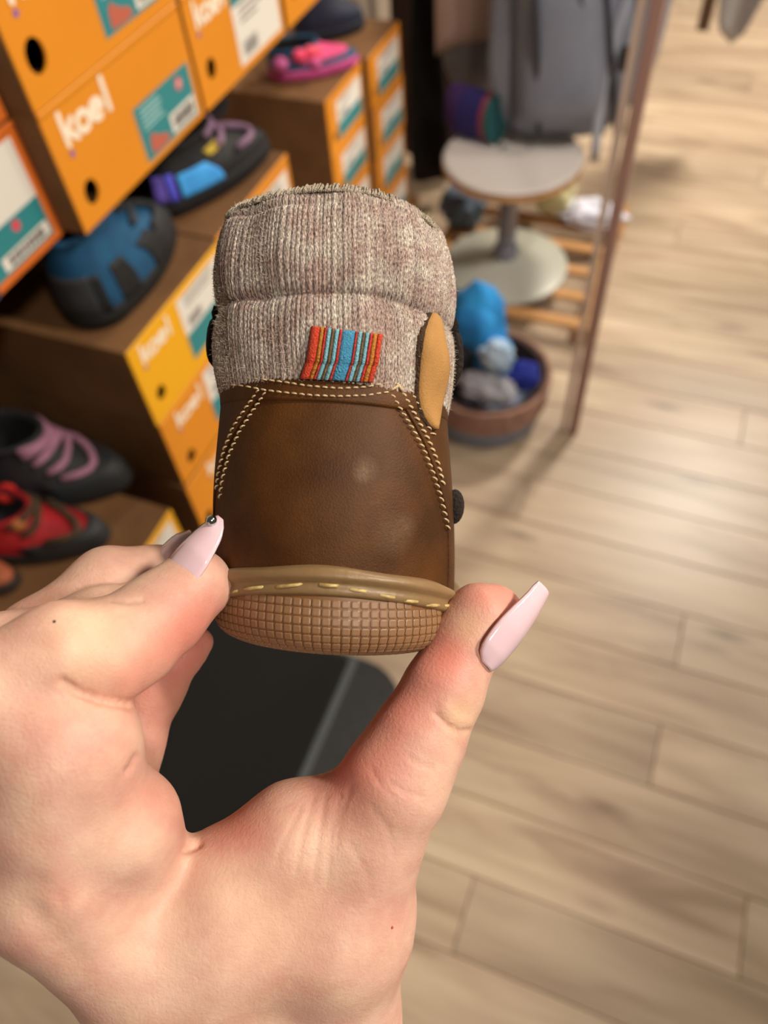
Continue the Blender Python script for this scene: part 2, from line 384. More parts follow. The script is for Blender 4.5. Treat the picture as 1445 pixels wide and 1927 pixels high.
# stacks rest on a riser
t = thing('box_riser', 'low wooden riser under the stacked boxes', 'riser', (-.64, .65, .522))
MB().box((0, 0, .035), (.28, .40, .07), .003).build('riser_body', WOOD, t, smooth=False)
t = thing('display_bench', 'low wooden bench carrying the two far stacks of boxes', 'bench', (-.83, 1.55, 0))
MB().box((0, 0, .275), (.34, .46, .024), .003).build('bench_top', WOOD, t, smooth=False)
for i in (-1, 1):
    for j in (-1, 1): MB().box((i*.14, j*.20, .131), (.035, .035, .262), .003).build('leg', WOOD, t, smooth=False)

# ------------------------------------------------------------------ shoe form: stacked outlines
class Form:
    """horizontal outlines stacked in z; phi=0 is the heel, +-pi the toe"""
    def __init__(s, z, a, yb, yf, b, xc=None, sharp=1.0):
        s.z = np.array(z, float); s.A = np.array(a, float); s.YB = np.array(yb, float); s.YF = np.array(yf, float); s.B = np.array(b, float)
        s.XC = np.zeros(len(z)) if xc is None else np.array(xc, float); s.sharp = sharp
    def g(s, arr, z):
        if isinstance(z, float):
            k = id(arr)
            if not hasattr(s, 'tab'): s.tab = {}; s.zt = np.linspace(s.z[0], s.z[-1], 400)
            if k not in s.tab: s.tab[k] = s.g(arr, s.zt)
            return float(np.interp(z, s.zt, s.tab[k]))
        z = np.clip(z, s.z[0], s.z[-1]); i = np.clip(np.searchsorted(s.z, z)-1, 0, len(s.z)-2)
        # monotone-ish cubic (Catmull) interpolation
        z0, z1 = s.z[i], s.z[i+1]; t_ = (z-z0)/(z1-z0); im = np.maximum(i-1, 0); ip = np.minimum(i+2, len(s.z)-1)
        m0 = (arr[i+1]-arr[im])/(s.z[i+1]-s.z[im]+1e-9)*(z1-z0); m1 = (arr[ip]-arr[i])/(s.z[ip]-s.z[i]+1e-9)*(z1-z0)
        return (2*t_**3-3*t_**2+1)*arr[i]+(t_**3-2*t_**2+t_)*m0+(-2*t_**3+3*t_**2)*arr[i+1]+(t_**3-t_**2)*m1
    def P(s, phi, z):
        phi, z = np.broadcast_arrays(np.asarray(phi, float), np.asarray(z, float))
        a, yb, yf, b, xc = (s.g(q, z) for q in (s.A, s.YB, s.YF, s.B, s.XC))
        c, sn = np.cos(phi), np.sin(phi)
        front = c < 0
        fy = np.abs(c)**1.0
        sx = np.where(front, np.sign(sn)*np.abs(sn)**s.sharp, sn)
        y = np.where(front, yb+b+(yf-yb-b)*fy, yb+b*(1-c))
        wide = np.where(front, 1+.16*np.sin(np.pi*np.clip(fy*1.15, 0, 1))*np.clip((yf-yb)/(4.0*a)-.35, 0, 1), 1.0)
        return np.stack([xc+a*sx*wide, y, z], -1)
    def N(s, phi, z):
        e = 1e-3; ez = 1e-4
        du = s.P(np.asarray(phi)+e, z)-s.P(np.asarray(phi)-e, z); dv = s.P(phi, np.asarray(z)+ez)-s.P(phi, np.asarray(z)-ez)
        n = np.cross(du, dv); n /= np.linalg.norm(n, axis=-1, keepdims=True)+1e-12
        return n
    def O(s, phi, z, off): return s.P(phi, z)+s.N(phi, z)*(np.asarray(off)[..., None] if np.ndim(off) else off)

def patch(form, phis, zs, off, thick):
    ph, zz = np.meshgrid(phis, zs, indexing='ij')
    return form.O(ph, zz, off), form.N(ph, zz), thick

def bg_shoe(label, loc, rotz, L=.15, W=.062, H=.075, sole=(25, 25, 26), upper=(20, 60, 84), accent=None, toe=None, heel=None, straps=None, laces=None, dots=None, collar=None, name='child_shoe', lining=(22, 20, 22), stripes=None, group='display shoes standing on the boxes'):
    t = thing(name, label, 'shoe', loc, rotz, group)
    def c(x, r=.7, **k): return pm('shoe_%d_%d_%d' % tuple(x[:3]), x, r, tuple(min(255, int(v*1.15)+4) for v in x), 60, **k)
    a = W/2; sh = .018
    F = Form([0, .004, sh*.6, sh, sh+.004], [a*.9, a, a*1.04, a*1.03, a], [.004, 0, -.002, 0, .002], [L-.006, L-.001, L+.002, L, L-.004], [a*.95]*5, sharp=.8)
    ph = np.linspace(-math.pi, math.pi, 49)[:-1]
    zz = np.linspace(0, sh+.004, 7)
    m = MB(); m.loft([F.P(ph, z) for z in zz]); m.build('outsole', c(sole, .75), t, smooth='all')
    h = H-sh
    zl_ = [sh-.002, sh+h*.12, sh+h*.3, sh+h*.5, sh+h*.7, sh+h*.88, H]
    G = Form(zl_, [a*.98, a*1.0, a*.97, a*.9, a*.82, a*.78, a*.8], [.003, 0, .001, .003, .005, .006, .005], [L-.004, L-.002, L*.93, L*.74, L*.62, L*.57, L*.57], [a*.95, a*.97, a*.95, a*.9, a*.86, a*.84, a*.84], sharp=.85)
    m = MB(); P = [G.P(ph, z) for z in np.linspace(sh-.002, H, 22)]
    inn = [G.O(ph, z, -.004) for z in (H+.001, H-.004, H-.02, sh+.006)]
    m.loft(P, cap=False); m.build('upper', c(upper), t, smooth='all')
    m = MB(); m.loft([P[-1]]+inn, cap=False); m.add(inn[-1], [tuple(range(len(ph)))]); m.build('lining', c(lining, .9), t, smooth='all')
    m = MB(); R_ = G.P(ph, H); m.tube(list(R_)+[R_[0], R_[1]], .0035, 8); m.build('collar', c(collar or upper, .85), t, smooth='all')
    def pt(nm, p0, p1, z0, z1, off, col, th=.0025):
        A_, N_, _ = patch(G, np.linspace(p0, p1, 17), np.linspace(z0, z1, 9), off, th); q = MB(); q.slab(A_, N_, th+.001); return q.build(nm, c(col), t, smooth='all')
    if toe: pt('toe_cap', math.pi-1.15, math.pi+1.15, sh-.001, sh+h*.34, .0016, toe)
    if heel: pt('heel_counter', -.8, .8, sh-.001, sh+h*.55, .0016, heel)
    if straps:
        for k, (zc, col) in enumerate(straps): pt('strap', math.pi-1.35, math.pi+1.35, zc-.009, zc+.009, .003, col, .003)
    if stripes:
        for p0, p1, z0, z1, col in stripes: pt('side_panel', p0, p1, z0, z1, .0022, col)
    if laces:
        col, n = laces
        for k in range(n):
            z = sh+h*(.42+.5*k/max(1, n-1)); pth = [G.O(math.pi+q, z+.004*math.sin(3*q+k), .004) for q in np.linspace(-.8, .8, 9)]
            MB().tube(pth, .0042, 8).build('lace', c(col, .9), t, smooth='all')
    if dots:
        for p_, z, r, col in dots:
            q = G.O(p_, z, .002); MB().sphere(q, (r, r, r*.9), 12, 8).build('appliqué'.replace('é', 'e'), c(col), t, smooth='all')
    return t

# ------------------------------------------------------------------ shoes on the boxes
bg_shoe('teal blue child boot with black straps on the yellow box', (-.553, .464, .9325), 0, .182, .078, .100, (10, 10, 11), (12, 70, 106), heel=(44, 46, 48), toe=(30, 31, 32), laces=((52, 53, 54), 3), stripes=((.82, 1.08, .02, .062, (16, 17, 19)), (1.5, 1.75, .02, .062, (16, 17, 19)), (2.0, 2.3, .02, .056, (20, 21, 23))))
bg_shoe('black child shoe with shiny purple and blue panels under the upper boxes', (-.600, .672, .9285), -.42, .190, .074, .076, (13, 13, 16), (15, 15, 19), laces=((128, 100, 124), 3), stripes=((.62, 1.0, .022, .052, (112, 92, 196)), (1.10, 1.36, .022, .052, (84, 84, 212)), (1.52, 1.95, .022, .048, (62, 156, 240)), (2.1, 2.5, .05, .058, (176, 150, 40))))
bg_shoe('dark navy child shoe right of the purple and blue one', (-.700, .80, .9285), -.5, .15, .064, .06, (22, 22, 30), (30, 32, 50))
bg_shoe('navy blue child shoe with pink sole and pink flower on far boxes', (-.845, 1.425, .7292), -1.0, .185, .080, .055, (176, 66, 122), (10, 62, 92), toe=None, straps=((.040, (196, 60, 110)),), dots=((1.9, .045, .014, (228, 66, 104)), (2.25, .046, .013, (226, 70, 96)), (2.45, .044, .011, (226, 80, 100)), (1.2, .035, .016, (190, 88, 144)), (2.0, .03, .010, (200, 84, 140))))
bg_shoe('very dark navy child boot behind the pink soled shoe', (-.868, 1.60, .7292), -.95, .155, .082, .10, (14, 16, 30), (18, 22, 44))
bg_shoe('white and pink child shoe low behind the knitted cuff', (-.735, 1.205, .5405), -.9, .13, .055, .055, (236, 224, 226), (226, 190, 200), group='shoes half hidden behind the cuff')
t = thing('shoe_pedestal', 'small wooden pedestal under the white and pink shoe', 'pedestal', (-.70, 1.235, 0)); MB().box((0, 0, .5350), (.17, .13, .010), .003).build('pedestal_top', WOOD, t, smooth=False); MB().box((0, 0, .27), (.06, .06, .519), .003).build('pedestal_column', WOOD, t, smooth=False); MB().box((0, 0, .006), (.14, .12, .0119), .003).build('pedestal_foot', WOOD, t, smooth=False)
bg_shoe('black child boot with chunky dusty pink laces on low box', (-.700, .358, .7435), -1.25, .178, .078, .092, (20, 20, 21), (26, 27, 30), laces=((150, 104, 124), 5), toe=(36, 38, 40), stripes=((-2.3, -1.7, .025, .055, (96, 36, 70)),))
bg_shoe('red child shoe with black toe bumper on low box by the fingers', (-.668, .280, .7435), -1.25, .168, .066, .062, (32, 31, 30), (140, 8, 16), toe=(34, 34, 34), laces=((60, 44, 26), 3), dots=((-1.9, .05, .012, (200, 40, 30)), (2.6, .056, .009, (150, 90, 40))))
bg_shoe('worn brown leather child shoe with black strap at left frame edge', (-.715, .208, .7435), -1.3, .15, .054, .060, (40, 30, 24), (148, 76, 44), straps=((.044, (24, 24, 24)),), lining=(60, 44, 36))

# ------------------------------------------------------------------ stool, rack and the things around it
SY = 1.93
sc_ = on_z(950, 490, .085)
sx, sy = sc_[0], sc_[1]
RZ = .062
PINE = pm('pine', (196, 146, 90), .55, (172, 122, 72), 6, stretch=(1, 6, 6))
t = thing('slatted_rack', 'low pine slatted rack under the round white stool', 'rack', (-.40, 1.95, 0))
for xx in (.235, -.235): MB().box((xx, 0, .035), (.035, .60, .05), .003).build('side_rail', PINE, t, smooth=False)
for k in range(6): MB().box((0, -.275+.11*k, RZ-.009), (.45, .036, .017), .003).build('slat', PINE, t, smooth=False)
for i in (-1, 1):
    for j in (-1, 1): MB().box((i*.235, j*.25, .005), (.04, .06, .0099), .001).build('foot', PINE, t, smooth=False)

GREYM = pm('grey_enamel', (172, 172, 160), .35, spec=.5)
t = thing('stool', 'round white stool on a single metal column with disc base', 'stool', (sx, sy, RZ))
seat_p = on_y(935, 285, sy); SZ = seat_p[2]-RZ
MB().lathe([(.02, 0), (.170, 0), (.178, .004), (.176, .012), (.14, .022), (.06, .034), (.03, .042), (.02, .05)], 40).build('base', GREYM, t)
MB().lathe([(.034, .036), (.034, .07), (.026, .08), (.026, SZ-.05), (.04, SZ-.045), (.04, SZ-.035)], 24).build('column', pm('chrome_column', (150, 154, 172), .32, metal=.6), t)
MB().lathe([(.04, SZ-.036), (.172, SZ-.032), (.178, SZ-.024), (.174, SZ-.016), (.05, SZ-.014)], 40).build('seat_rim', PINE, t)
MB().lathe([(.05, SZ-.0145), (.172, SZ-.0145), (.177, SZ-.006), (.170, SZ), (.05, SZ+.003), (.002, SZ+.003)], 40).build('seat', pm('white_pad', (214, 206, 200), .6), t)
seat_top = RZ+SZ+.003

def cloth(label, c, r, col, col2=None, amp=.28, fr=2.2, seed=0, name='folded_cloth', cat='cloth', group=None, n=40, m=26, loc=None, rough=.85):
    base = (c[0], c[1], c[2]-r[2])
    t = thing(name, label, cat, base, 0, group)
    def fn(d):
        q = Vector((d[0]*fr+seed*7.3, d[1]*fr+seed*3.1, d[2]*fr)); k = 1+amp*mnoise.noise(q)+amp*.5*abs(mnoise.noise(q*2.3))
        return k if d[2] > -.75 else k*.9
    mb = MB().sphere((0, 0, r[2]), r, n, m, fn)
    mb.v = [(p[0], p[1], max(p[2], .0)) for p in mb.v]
    mb.build('fabric', pm('cloth_'+name+str(seed), col, rough, col2, 14, .6), t, smooth='all')
    return t

# grey backpack standing on the stool
bp = thing('backpack', 'large grey backpack with hanging straps behind the white stool seat', 'backpack', (sx+.075, sy+.150, seat_top+.006), math.radians(16))
GB = pm('grey_canvas', (146, 152, 168), .8, (130, 136, 152), 10, bump=.2, bscale=300); GD = pm('dark_grey_webbing', (58, 58, 66), .85); GL = pm('light_grey_webbing', (186, 192, 208), .8)
secs = []
for k, z in enumerate(np.linspace(0, .62, 25)):
    u = z/.62; wx = .200*(1-.42*max(0, 1-u*3.6)**2)*(1-.10*max(0, u-.55)); wy = .115*(1-.45*max(0, 1-u*5.5)**2)*(1-.2*max(0, u-.6))
    cxs = .02*math.sin(2*u); secs.append([(cxs+wx*np.sign(math.cos(a))*abs(math.cos(a))**.62*(1+.02*math.sin(5*a+6*u)), wy*np.sign(math.sin(a))*abs(math.sin(a))**.62*(1+.05*math.sin(9*a+4*u)+.02*math.sin(17*a-7*u)), z) for a in np.linspace(0, 2*math.pi, 41)[:-1]])
mb = MB(); mb.loft(secs); mb.build('body', GB, bp, smooth='all')
secs = []
for z in np.linspace(.05, .42, 14):
    u = (z-.05)/.37; e = (1-abs(2*u-1)**4)**.5
    secs.append([(.12*math.cos(a)*(.75+.25*e), -.100-.055*max(0, math.sin(-a))*e+.01*math.sin(a), z) for a in np.linspace(0, -math.pi, 15)])
mb = MB(); mb.loft(secs, closed=False, cap=False); mb.build('front_pocket', GB, bp, smooth='all')
for x0, x1 in ((-.13, -.055), (-.155, -.12), (-.10, .10), (-.02, .13), (.10, .145)):
    pth = [(x0+(x1-x0)*u**.8, -.126-.030*math.sin(math.pi*min(1, u*1.05)), .58-.54*u) for u in np.linspace(0, 1, 14)]
    MB().tube(pth, .007, 8).build('seam_piping', GD, bp, smooth='all')
pth = [(.112-.03*u+.012*math.sin(7*u), -.128-.02*math.sin(3*u), .60-.63*u) for u in np.linspace(0, 1, 16)]
q = []; 
P_ = [[(p[0]+dx, p[1], p[2]) for dx in (-.011, 0, .011)] for p in pth]; N_ = [[(0, -1, 0)]*3 for _ in pth]
MB().slab(P_, N_, .003).build('hanging_strap', GL, bp, smooth='all')
st = MB().box((.118, -.146, .22), (.026, .012, .055), .004).build('buckle', pm('buckle_dark', (46, 46, 44), .5), bp)
MB().box((.075, -.140, .235), (.034, .012, .10), .005).build('side_patch', pm('olive_patch', (86, 84, 76), .8), bp)
# second bag behind with dusty pink flap
t = thing('shoulder_bag', 'grey bag with dusty pink flap leaning left of the grey backpack', 'bag', (sx-.185, sy+.26, seat_top+.02), math.radians(16))
secs = []
for z in np.linspace(0, .5, 20):
    u = z/.5; k = 1-.5*max(0, 1-u*4)**2; secs.append([(.095*k*math.cos(a)*(1+.04*math.sin(3*a+5*u)), .07*k*math.sin(a), z+.0) for a in np.linspace(0, 2*math.pi, 29)[:-1]])
mb = MB(); mb.loft(secs); mb.build('bag_body', pm('grey_felt', (128, 126, 130), .9), t, smooth='all')
P_ = []; N_ = []
for z in np.linspace(.10, .5, 12):
    P_.append([(.100*math.cos(a)*1.02, .076*math.sin(a), z+.05*math.cos(a-math.pi*1.6)) for a in np.linspace(math.pi*1.02, math.pi*2.0, 14)]); N_.append([(math.cos(a), math.sin(a), 0) for a in np.linspace(math.pi*1.02, math.pi*2.0, 14)])
MB().slab(P_, N_, .004).build('flap', pm('dusty_pink', (206, 178, 168), .8), t, smooth='all')
# striped purse on the seat
pc = on_z(898, 262, seat_top)
t = thing('striped_pouch', 'dark purple pouch with navy, red and teal stripes on the stool', 'pouch', (pc[0], pc[1], seat_top+.001), math.radians(-30)); t.scale = (1.3, 1.25, 1.2)
for k, (x0, x1, col) in enumerate(((-.06, -.022, (62, 30, 90)), (-.022, .022, (34, 26, 92)), (.022, .032, (140, 52, 64)), (.032, .044, (30, 88, 92)))):
    secs = [[(x, .032*math.cos(a)*kk+.012*math.sin(x*40), .052+.052*math.sin(a)*kk) for a in np.linspace(0, 2*math.pi, 21)[:-1]] for x, kk in ((x0, .92 if k == 0 else 1), ((x0+x1)/2, 1.0), (x1, .95 if k == 3 else 1))]
    mb = MB(); mb.loft(secs); mb.build('stripe_panel', pm('pouch%d' % k, col, .8), t)
# basket with clothes
bc = np.array([-.335, 1.345, 0])
t = thing('basket', 'round brown woven basket with a blue-grey bottom band', 'basket', bc)
MB().lathe([(.005, .001), (.125, .001), (.135, .012), (.142, .062), (.139, .0635)], 40).build('bottom_band', pm('blue_grey_band', (132, 142, 164), .8), t)
WK = pm('woven_cane', (168, 128, 110), .8, (134, 98, 84), 60, bump=.6, bscale=160)
for k in range(6): 
    mb = MB(); r0 = .143+.0008*k; zc = .070+.013*k
    mb.tube([(r0*math.cos(a), r0*math.sin(a), zc+.0015*math.sin(18*a+k*3.14)) for a in np.linspace(0, 2*math.pi, 49)], .0068, 8); mb.build('cane_row', WK, t, smooth='all')
MB().lathe([(.10, .02), (.134, .03), (.137, .14), (.130, .14), (.128, .06), (.005, .05)], 32).build('inner_lining', pm('basket_lining', (70, 52, 46), .9), t)
cloth('bright blue patterned cloth standing up in the basket', (-.375, 1.375, .215), (.066, .055, .130), (14, 92, 168), (48, 160, 224), .26, 1.7, 1, group='clothes in the basket')
cloth('second bright blue cloth folded over in the middle of the basket', (-.325, 1.338, .188), (.050, .042, .066), (16, 110, 190), (60, 170, 230), .28, 2.0, 11, group='clothes in the basket')
cloth('white cloth patch on top of the bright blue cloth', (-.305, 1.300, .232), (.034, .028, .036), (206, 214, 222), (120, 170, 210), .5, 2.6, 2, group='clothes in the basket')
cloth('black cloth beside the bright blue cloth in basket', (-.40, 1.345, .165), (.07, .05, .07), (14, 14, 17), None, .3, 2, 3, group='clothes in the basket')
cloth('deep royal blue cloth at right rim of basket', (-.245, 1.325, .165), (.036, .034, .036), (26, 42, 142), None, .25, 2, 4, group='clothes in the basket')
cloth('crumpled white and grey cloth at front of basket', (-.315, 1.27, .155), (.062, .034, .036), (196, 192, 200), (120, 122, 130), .4, 3, 5, group='clothes in the basket')
cloth('pale pink cloth at left rim of the basket', (-.425, 1.295, .155), (.035, .03, .03), (206, 170, 172), None, .3, 2, 6, group='clothes in the basket')
# things on the rack behind the stool
q = on_z(1040, 395, RZ); cloth('pale yellow bag standing on the rack behind stool', (q[0]+.005, q[1]-.03, RZ+.067), (.055, .042, .066), (216, 208, 160), None, .25, 1.6, 7, name='cloth_bag', cat='bag')
q = on_z(1120, 425, RZ); cloth('crumpled white cloth hanging over the right end of rack', (q[0]-.02, q[1]+.0, RZ+.035), (.085, .05, .034), (222, 222, 236), None, .45, 2.4, 8)
q = on_z(1010, 340, RZ+.1); cloth('white bundle on the rack behind the stool column', (q[0]-.03, q[1]+.05, RZ+.10), (.06, .05, .095), (214, 216, 232), (176, 178, 200), .35, 2.4, 9)
q = on_z(815, 385, RZ); cloth('blue-grey folded clothes on the left end of rack', (q[0]+.12, q[1]-.07, RZ+.06), (.065, .055, .058), (92, 104, 134), (120, 140, 150), .3, 2.2, 10)
# dark clothes hanging behind the far boxes
t = thing('hanging_coat', 'dark brown coat hanging behind the far stacks of boxes', 'coat', (-.83, 2.36, .10), math.radians(8))
secs = []
for z in np.linspace(0, 1.25, 18):
    u = z/1.25; secs.append([((.125-.03*u)*math.cos(a)*(1+.08*math.sin(7*a+1.5*u)), (.075-.02*u)*math.sin(a)*(1+.18*math.sin(9*a+2*u)), z) for a in np.linspace(0, 2*math.pi, 49)[:-1]])
mb = MB(); mb.loft(secs); mb.build('coat_body', pm('dark_brown_wool', (62, 44, 42), .95, (84, 64, 60), 9), t, smooth='all')
for s_ in (-1, 1):
    MB().tube([(s_*.09, 0, 1.2), (s_*.125, -.03, .9), (s_*.13, -.05, .6)], [.04, .04, .034], 14).build('sleeve', pm('dark_brown_wool', (62, 44, 42)), t, smooth='all')
t = thing('hanging_scarf', 'black scarf hanging between far boxes and the grey bag', 'scarf', (-.772, 2.19, .08), 0)
P_ = [[(x+.012*math.sin(30*x+5*z), .02*math.sin(60*x+4*z), z) for x in np.linspace(-.05, .05, 11)] for z in np.linspace(0, 1.2, 20)]; N_ = [[(0, -1, 0)]*11]*20
MB().slab(P_, N_, .006).build('scarf_cloth', pm('black_knit', (20, 18, 20), .95), t, smooth='all')
# upright post of a clothes stand and a hanging garment far right
pb = on_z(1078, 812, 0)
t = thing('clothes_stand', 'mauve-brown square upright post standing on the floor right of the stool', 'stand', (pb[0], pb[1], 0))
MAUVE = pm('mauve_metal', (170, 132, 120), .45); MAUVL = pm('pale_mauve_metal', (222, 200, 184), .5)
MB().box((0, 0, 1.0), (.022, .020, 1.999), .002).build('post', MAUVE, t)
MB().box((-.024, .004, 1.0), (.014, .012, 1.999), .001).build('edge_strip', MAUVL, t)
q = on_y(1350, 85, 2.75)
t = thing('hanging_garment', 'pale grey garment hanging low at the top right corner', 'garment', (q[0], 2.75, q[2]))
P_ = [[(x*(.35+.65*min(1, z*3.0))+.012*math.sin(20*x+6*z)+.02, .015*math.sin(40*x+3*z), z+.05*abs(x-.03)/.08*max(0, 1-z*6)) for x in np.linspace(-.07, .13, 15)] for z in np.linspace(0, .9, 22)]; N_ = [[(0, -1, 0)]*15]*22
MB().slab(P_, N_, .006).build('garment_cloth', pm('pale_grey_cotton', (196, 194, 196), .9), t, smooth='all')
MB().box((-.055, -.012, .40), (.036, .008, .72), .003).build('brown_belt', pm('brown_belt', (104, 76, 54), .7), t)

# ------------------------------------------------------------------ the boot held up in front of the lens
# local frame: x right, y away from the lens, z up (photograph axes), origin at the back of the heel on the welt line
D0 = .160; ROLL = math.radians(-3.4)
H0 = at(614, 1123, D0)
_hx = math.cos(ROLL)*RT + math.sin(ROLL)*UP; _hz = -math.sin(ROLL)*RT + math.cos(ROLL)*UP
HROT = np.stack([_hx, FW, _hz], 1)
boot = thing('child_boot', 'brown leather toddler boot with grey knitted cuff held up in the hand', 'boot', H0)
boot.matrix_world = Matrix([list(HROT[i])+[H0[i]] for i in range(3)]+[[0, 0, 0, 1]])
lean = -math.tan(ROLL)*-1.0
def XCF(z): return -np.tan(-ROLL)*np.asarray(z)*1.0
zU = [-.009, .004, .014, .024, .034, .042, .0475]
FU = Form(zU, [.0281, .0284, .0283, .0279, .0273, .0268, .0266], [.0018, .0004, -.0006, -.0004, .0010, .0022, .0028], [.136, .134, .122, .100, .080, .070, .066], [.0262, .0265, .0265, .0262, .026, .026, .026], XCF(zU), sharp=.85)
zC = [.0405, .0455, .051, .0565, .0610, .0632, .0655, .071, .0768, .0818, .0852, .0868]
FC = Form(zC, [.0268, .0277, .0284, .0286, .0282, .0275, .0281, .0285, .0280, .0271, .0263, .0259], [.0034, .0022, .0010, .0006, .0010, .0024, .0012, .0004, .0012, .0026, .0042, .0056], [.066, .066, .065, .065, .064, .063, .064, .064, .063, .062, .061, .060], [.026]*12, XCF(zC), sharp=.9)
zS = [-.0129, -.0125, -.0112, -.009, -.006, -.002, .003]
FS = Form(zS, [.0217, .0243, .0267, .0281, .0285, .0283, .0276], [.0068, .0040, .0014, -.0004, -.0012, -.0008, 0.], [.128, .133, .136, .138, .138, .137, .136], [.0225, .0245, .026, .0268, .0272, .027, .0268], XCF(zS), sharp=.85)
def zwelt(phi): return -.0038+.0066*np.maximum(np.cos(phi), 0.)**1.2

HINV = HROT.T
def hit(form, px, py, off=0.):
    """where the ray through a photograph pixel meets the back of the boot: returns (phi, z)"""
    d = D0+.005
    for _ in range(26):
        q = HINV@(at(px, py, d)-H0); z = float(q[2])
        a, yb, b, xc = (float(form.g(v, z)) for v in (form.A, form.YB, form.B, form.XC))
        s = max(-.992, min(.992, (q[0]-xc)/(a+off))); ys = yb+b*(1-math.sqrt(1-s*s))-off*math.sqrt(1-s*s)
        d += (ys-q[1])*.75
    return math.asin(s), z

# ---- leather upper
def leather_mat():
    m = bpy.data.materials.new('waxed_leather'); m.use_nodes = True; nt = m.node_tree; b = nt.nodes['Principled BSDF']; N = nt.nodes.new; L = nt.links.new
    tc = N('ShaderNodeTexCoord')
    n1 = N('ShaderNodeTexNoise'); n1.inputs['Scale'].default_value = 55; n1.inputs['Detail'].default_value = 6; L(tc.outputs['Object'], n1.inputs['Vector'])
    r = N('ShaderNodeValToRGB'); r.color_ramp.elements[0].position = .32; r.color_ramp.elements[0].color = lin((72, 41, 12)); r.color_ramp.elements[1].position = .72; r.color_ramp.elements[1].color = lin((110, 66, 23)); L(n1.outputs[0], r.inputs[0])
    n2 = N('ShaderNodeTexNoise'); n2.inputs['Scale'].default_value = 2200; n2.inputs['Detail'].default_value = 3; L(tc.outputs['Object'], n2.inputs['Vector'])
    mx = N('ShaderNodeMixRGB'); mx.blend_type = 'MULTIPLY'; mx.inputs[0].default_value = .35; L(r.outputs[0], mx.inputs[1]); L(n2.outputs[0], mx.inputs[2])
    # pale scuffs of wax
    n3 = N('ShaderNodeTexNoise'); n3.inputs['Scale'].default_value = 130; n3.inputs['Detail'].default_value = 8; L(tc.outputs['Object'], n3.inputs['Vector'])
    r3 = N('ShaderNodeValToRGB'); r3.color_ramp.elements[0].position = .66; r3.color_ramp.elements[1].position = .80; r3.color_ramp.elements[1].color = (.25, .25, .25, 1); L(n3.outputs[0], r3.inputs[0])
    n4 = N('ShaderNodeTexNoise'); n4.inputs['Scale'].default_value = 1400; n4.inputs['Detail'].default_value = 4; L(tc.outputs['Object'], n4.inputs['Vector'])
    acc = r3.outputs[0]
    for sx_, sy_, rad_, amt in ((688, 882, .0034, .42), (680, 895, .0022, .3), (742, 1006, .0056, .26), (765, 988, .0035, .2)):
        f_, z_ = hit(FU, sx_, sy_); c_ = FU.P(f_, z_)
        vm = N('ShaderNodeVectorMath'); vm.operation = 'DISTANCE'; L(tc.outputs['Object'], vm.inputs[0]); vm.inputs[1].default_value = tuple(map(float, c_))
        mr_ = N('ShaderNodeMapRange'); mr_.inputs[1].default_value = 0; mr_.inputs[2].default_value = rad_; mr_.inputs[3].default_value = amt; mr_.inputs[4].default_value = 0; L(vm.outputs['Value'], mr_.inputs[0])
        mu = N('ShaderNodeMath'); mu.operation = 'MULTIPLY'; L(mr_.outputs[0], mu.inputs[0]); L(n4.outputs[0], mu.inputs[1])
        ad_ = N('ShaderNodeMath'); ad_.operation = 'ADD'; L(acc, ad_.inputs[0]); L(mu.outputs[0], ad_.inputs[1]); acc = ad_.outputs[0]
    mx2 = N('ShaderNodeMixRGB'); L(acc, mx2.inputs[0]); L(mx.outputs[0], mx2.inputs[1]); mx2.inputs[2].default_value = lin((168, 140, 110)); L(mx2.outputs[0], b.inputs['Base Color'])
    b.inputs['Roughness'].default_value = .58; b.inputs['Specular IOR Level'].default_value = .26
    bp_ = N('ShaderNodeBump'); bp_.inputs['Strength'].default_value = .35; bp_.inputs['Distance'].default_value = .0004; L(n2.outputs[0], bp_.inputs['Height']); L(bp_.outputs[0], b.inputs['Normal'])
    return m
LEA = leather_mat()
phis = np.linspace(-math.pi, math.pi, 181)[:-1]
m = MB(); rows = [FU.P(phis, z) for z in np.linspace(-.008, .0462, 54)]
m.loft(rows, cap=False); upper = m.build('leather_upper', LEA, boot, smooth='all')
# overlay panels with real edges, outlined by curves drawn on the leather
def curve_phi(pts):
    pz = sorted([hit(FU, *p)[::-1] for p in pts]); z = [q[0] for q in pz]; f = [q[1] for q in pz]
    return lambda zz: np.interp(zz, z, f)
leftc = curve_phi([(497, 735), (470, 770), (440, 815), (420, 860), (410, 905), (404, 960)])
rightc = curve_phi([(742, 735), (770, 785), (795, 830), (815, 880), (830, 930), (842, 985)])
zz = np.linspace(-.006, .0440, 44)
for nm, fn, sgn in (('side_panel', leftc, -1), ('side_panel', rightc, 1)):
    P_ = []; N_ = []
    for z in zz:
        p0 = float(fn(z)); pe = sgn*2.2
        ph = p0+(pe-p0)*np.linspace(0, 1, 50)**1.6; P_.append(FU.O(ph, z, .0006)); N_.append(FU.N(ph, z))
    MB().slab(P_, N_, .0012).build(nm, LEA, boot, smooth='all')
# collar band
ph = np.linspace(-2.3, 2.3, 140)
def ztop(p): return .0454+.0016*np.exp(-((np.asarray(p)+1.15)/.55)**2)-.0002*np.sin(3*np.asarray(p))
P_ = []; N_ = []
for u in np.linspace(0, 1, 9):
    z_ = .0408+(ztop(ph)-.0408)*u; P_.append(FU.O(ph, z_, .0006+.0003*math.sin(math.pi*u))); N_.append(FU.N(ph, z_))
MB().slab(P_, N_, .0016).build('collar_band', LEA, boot, smooth='all')

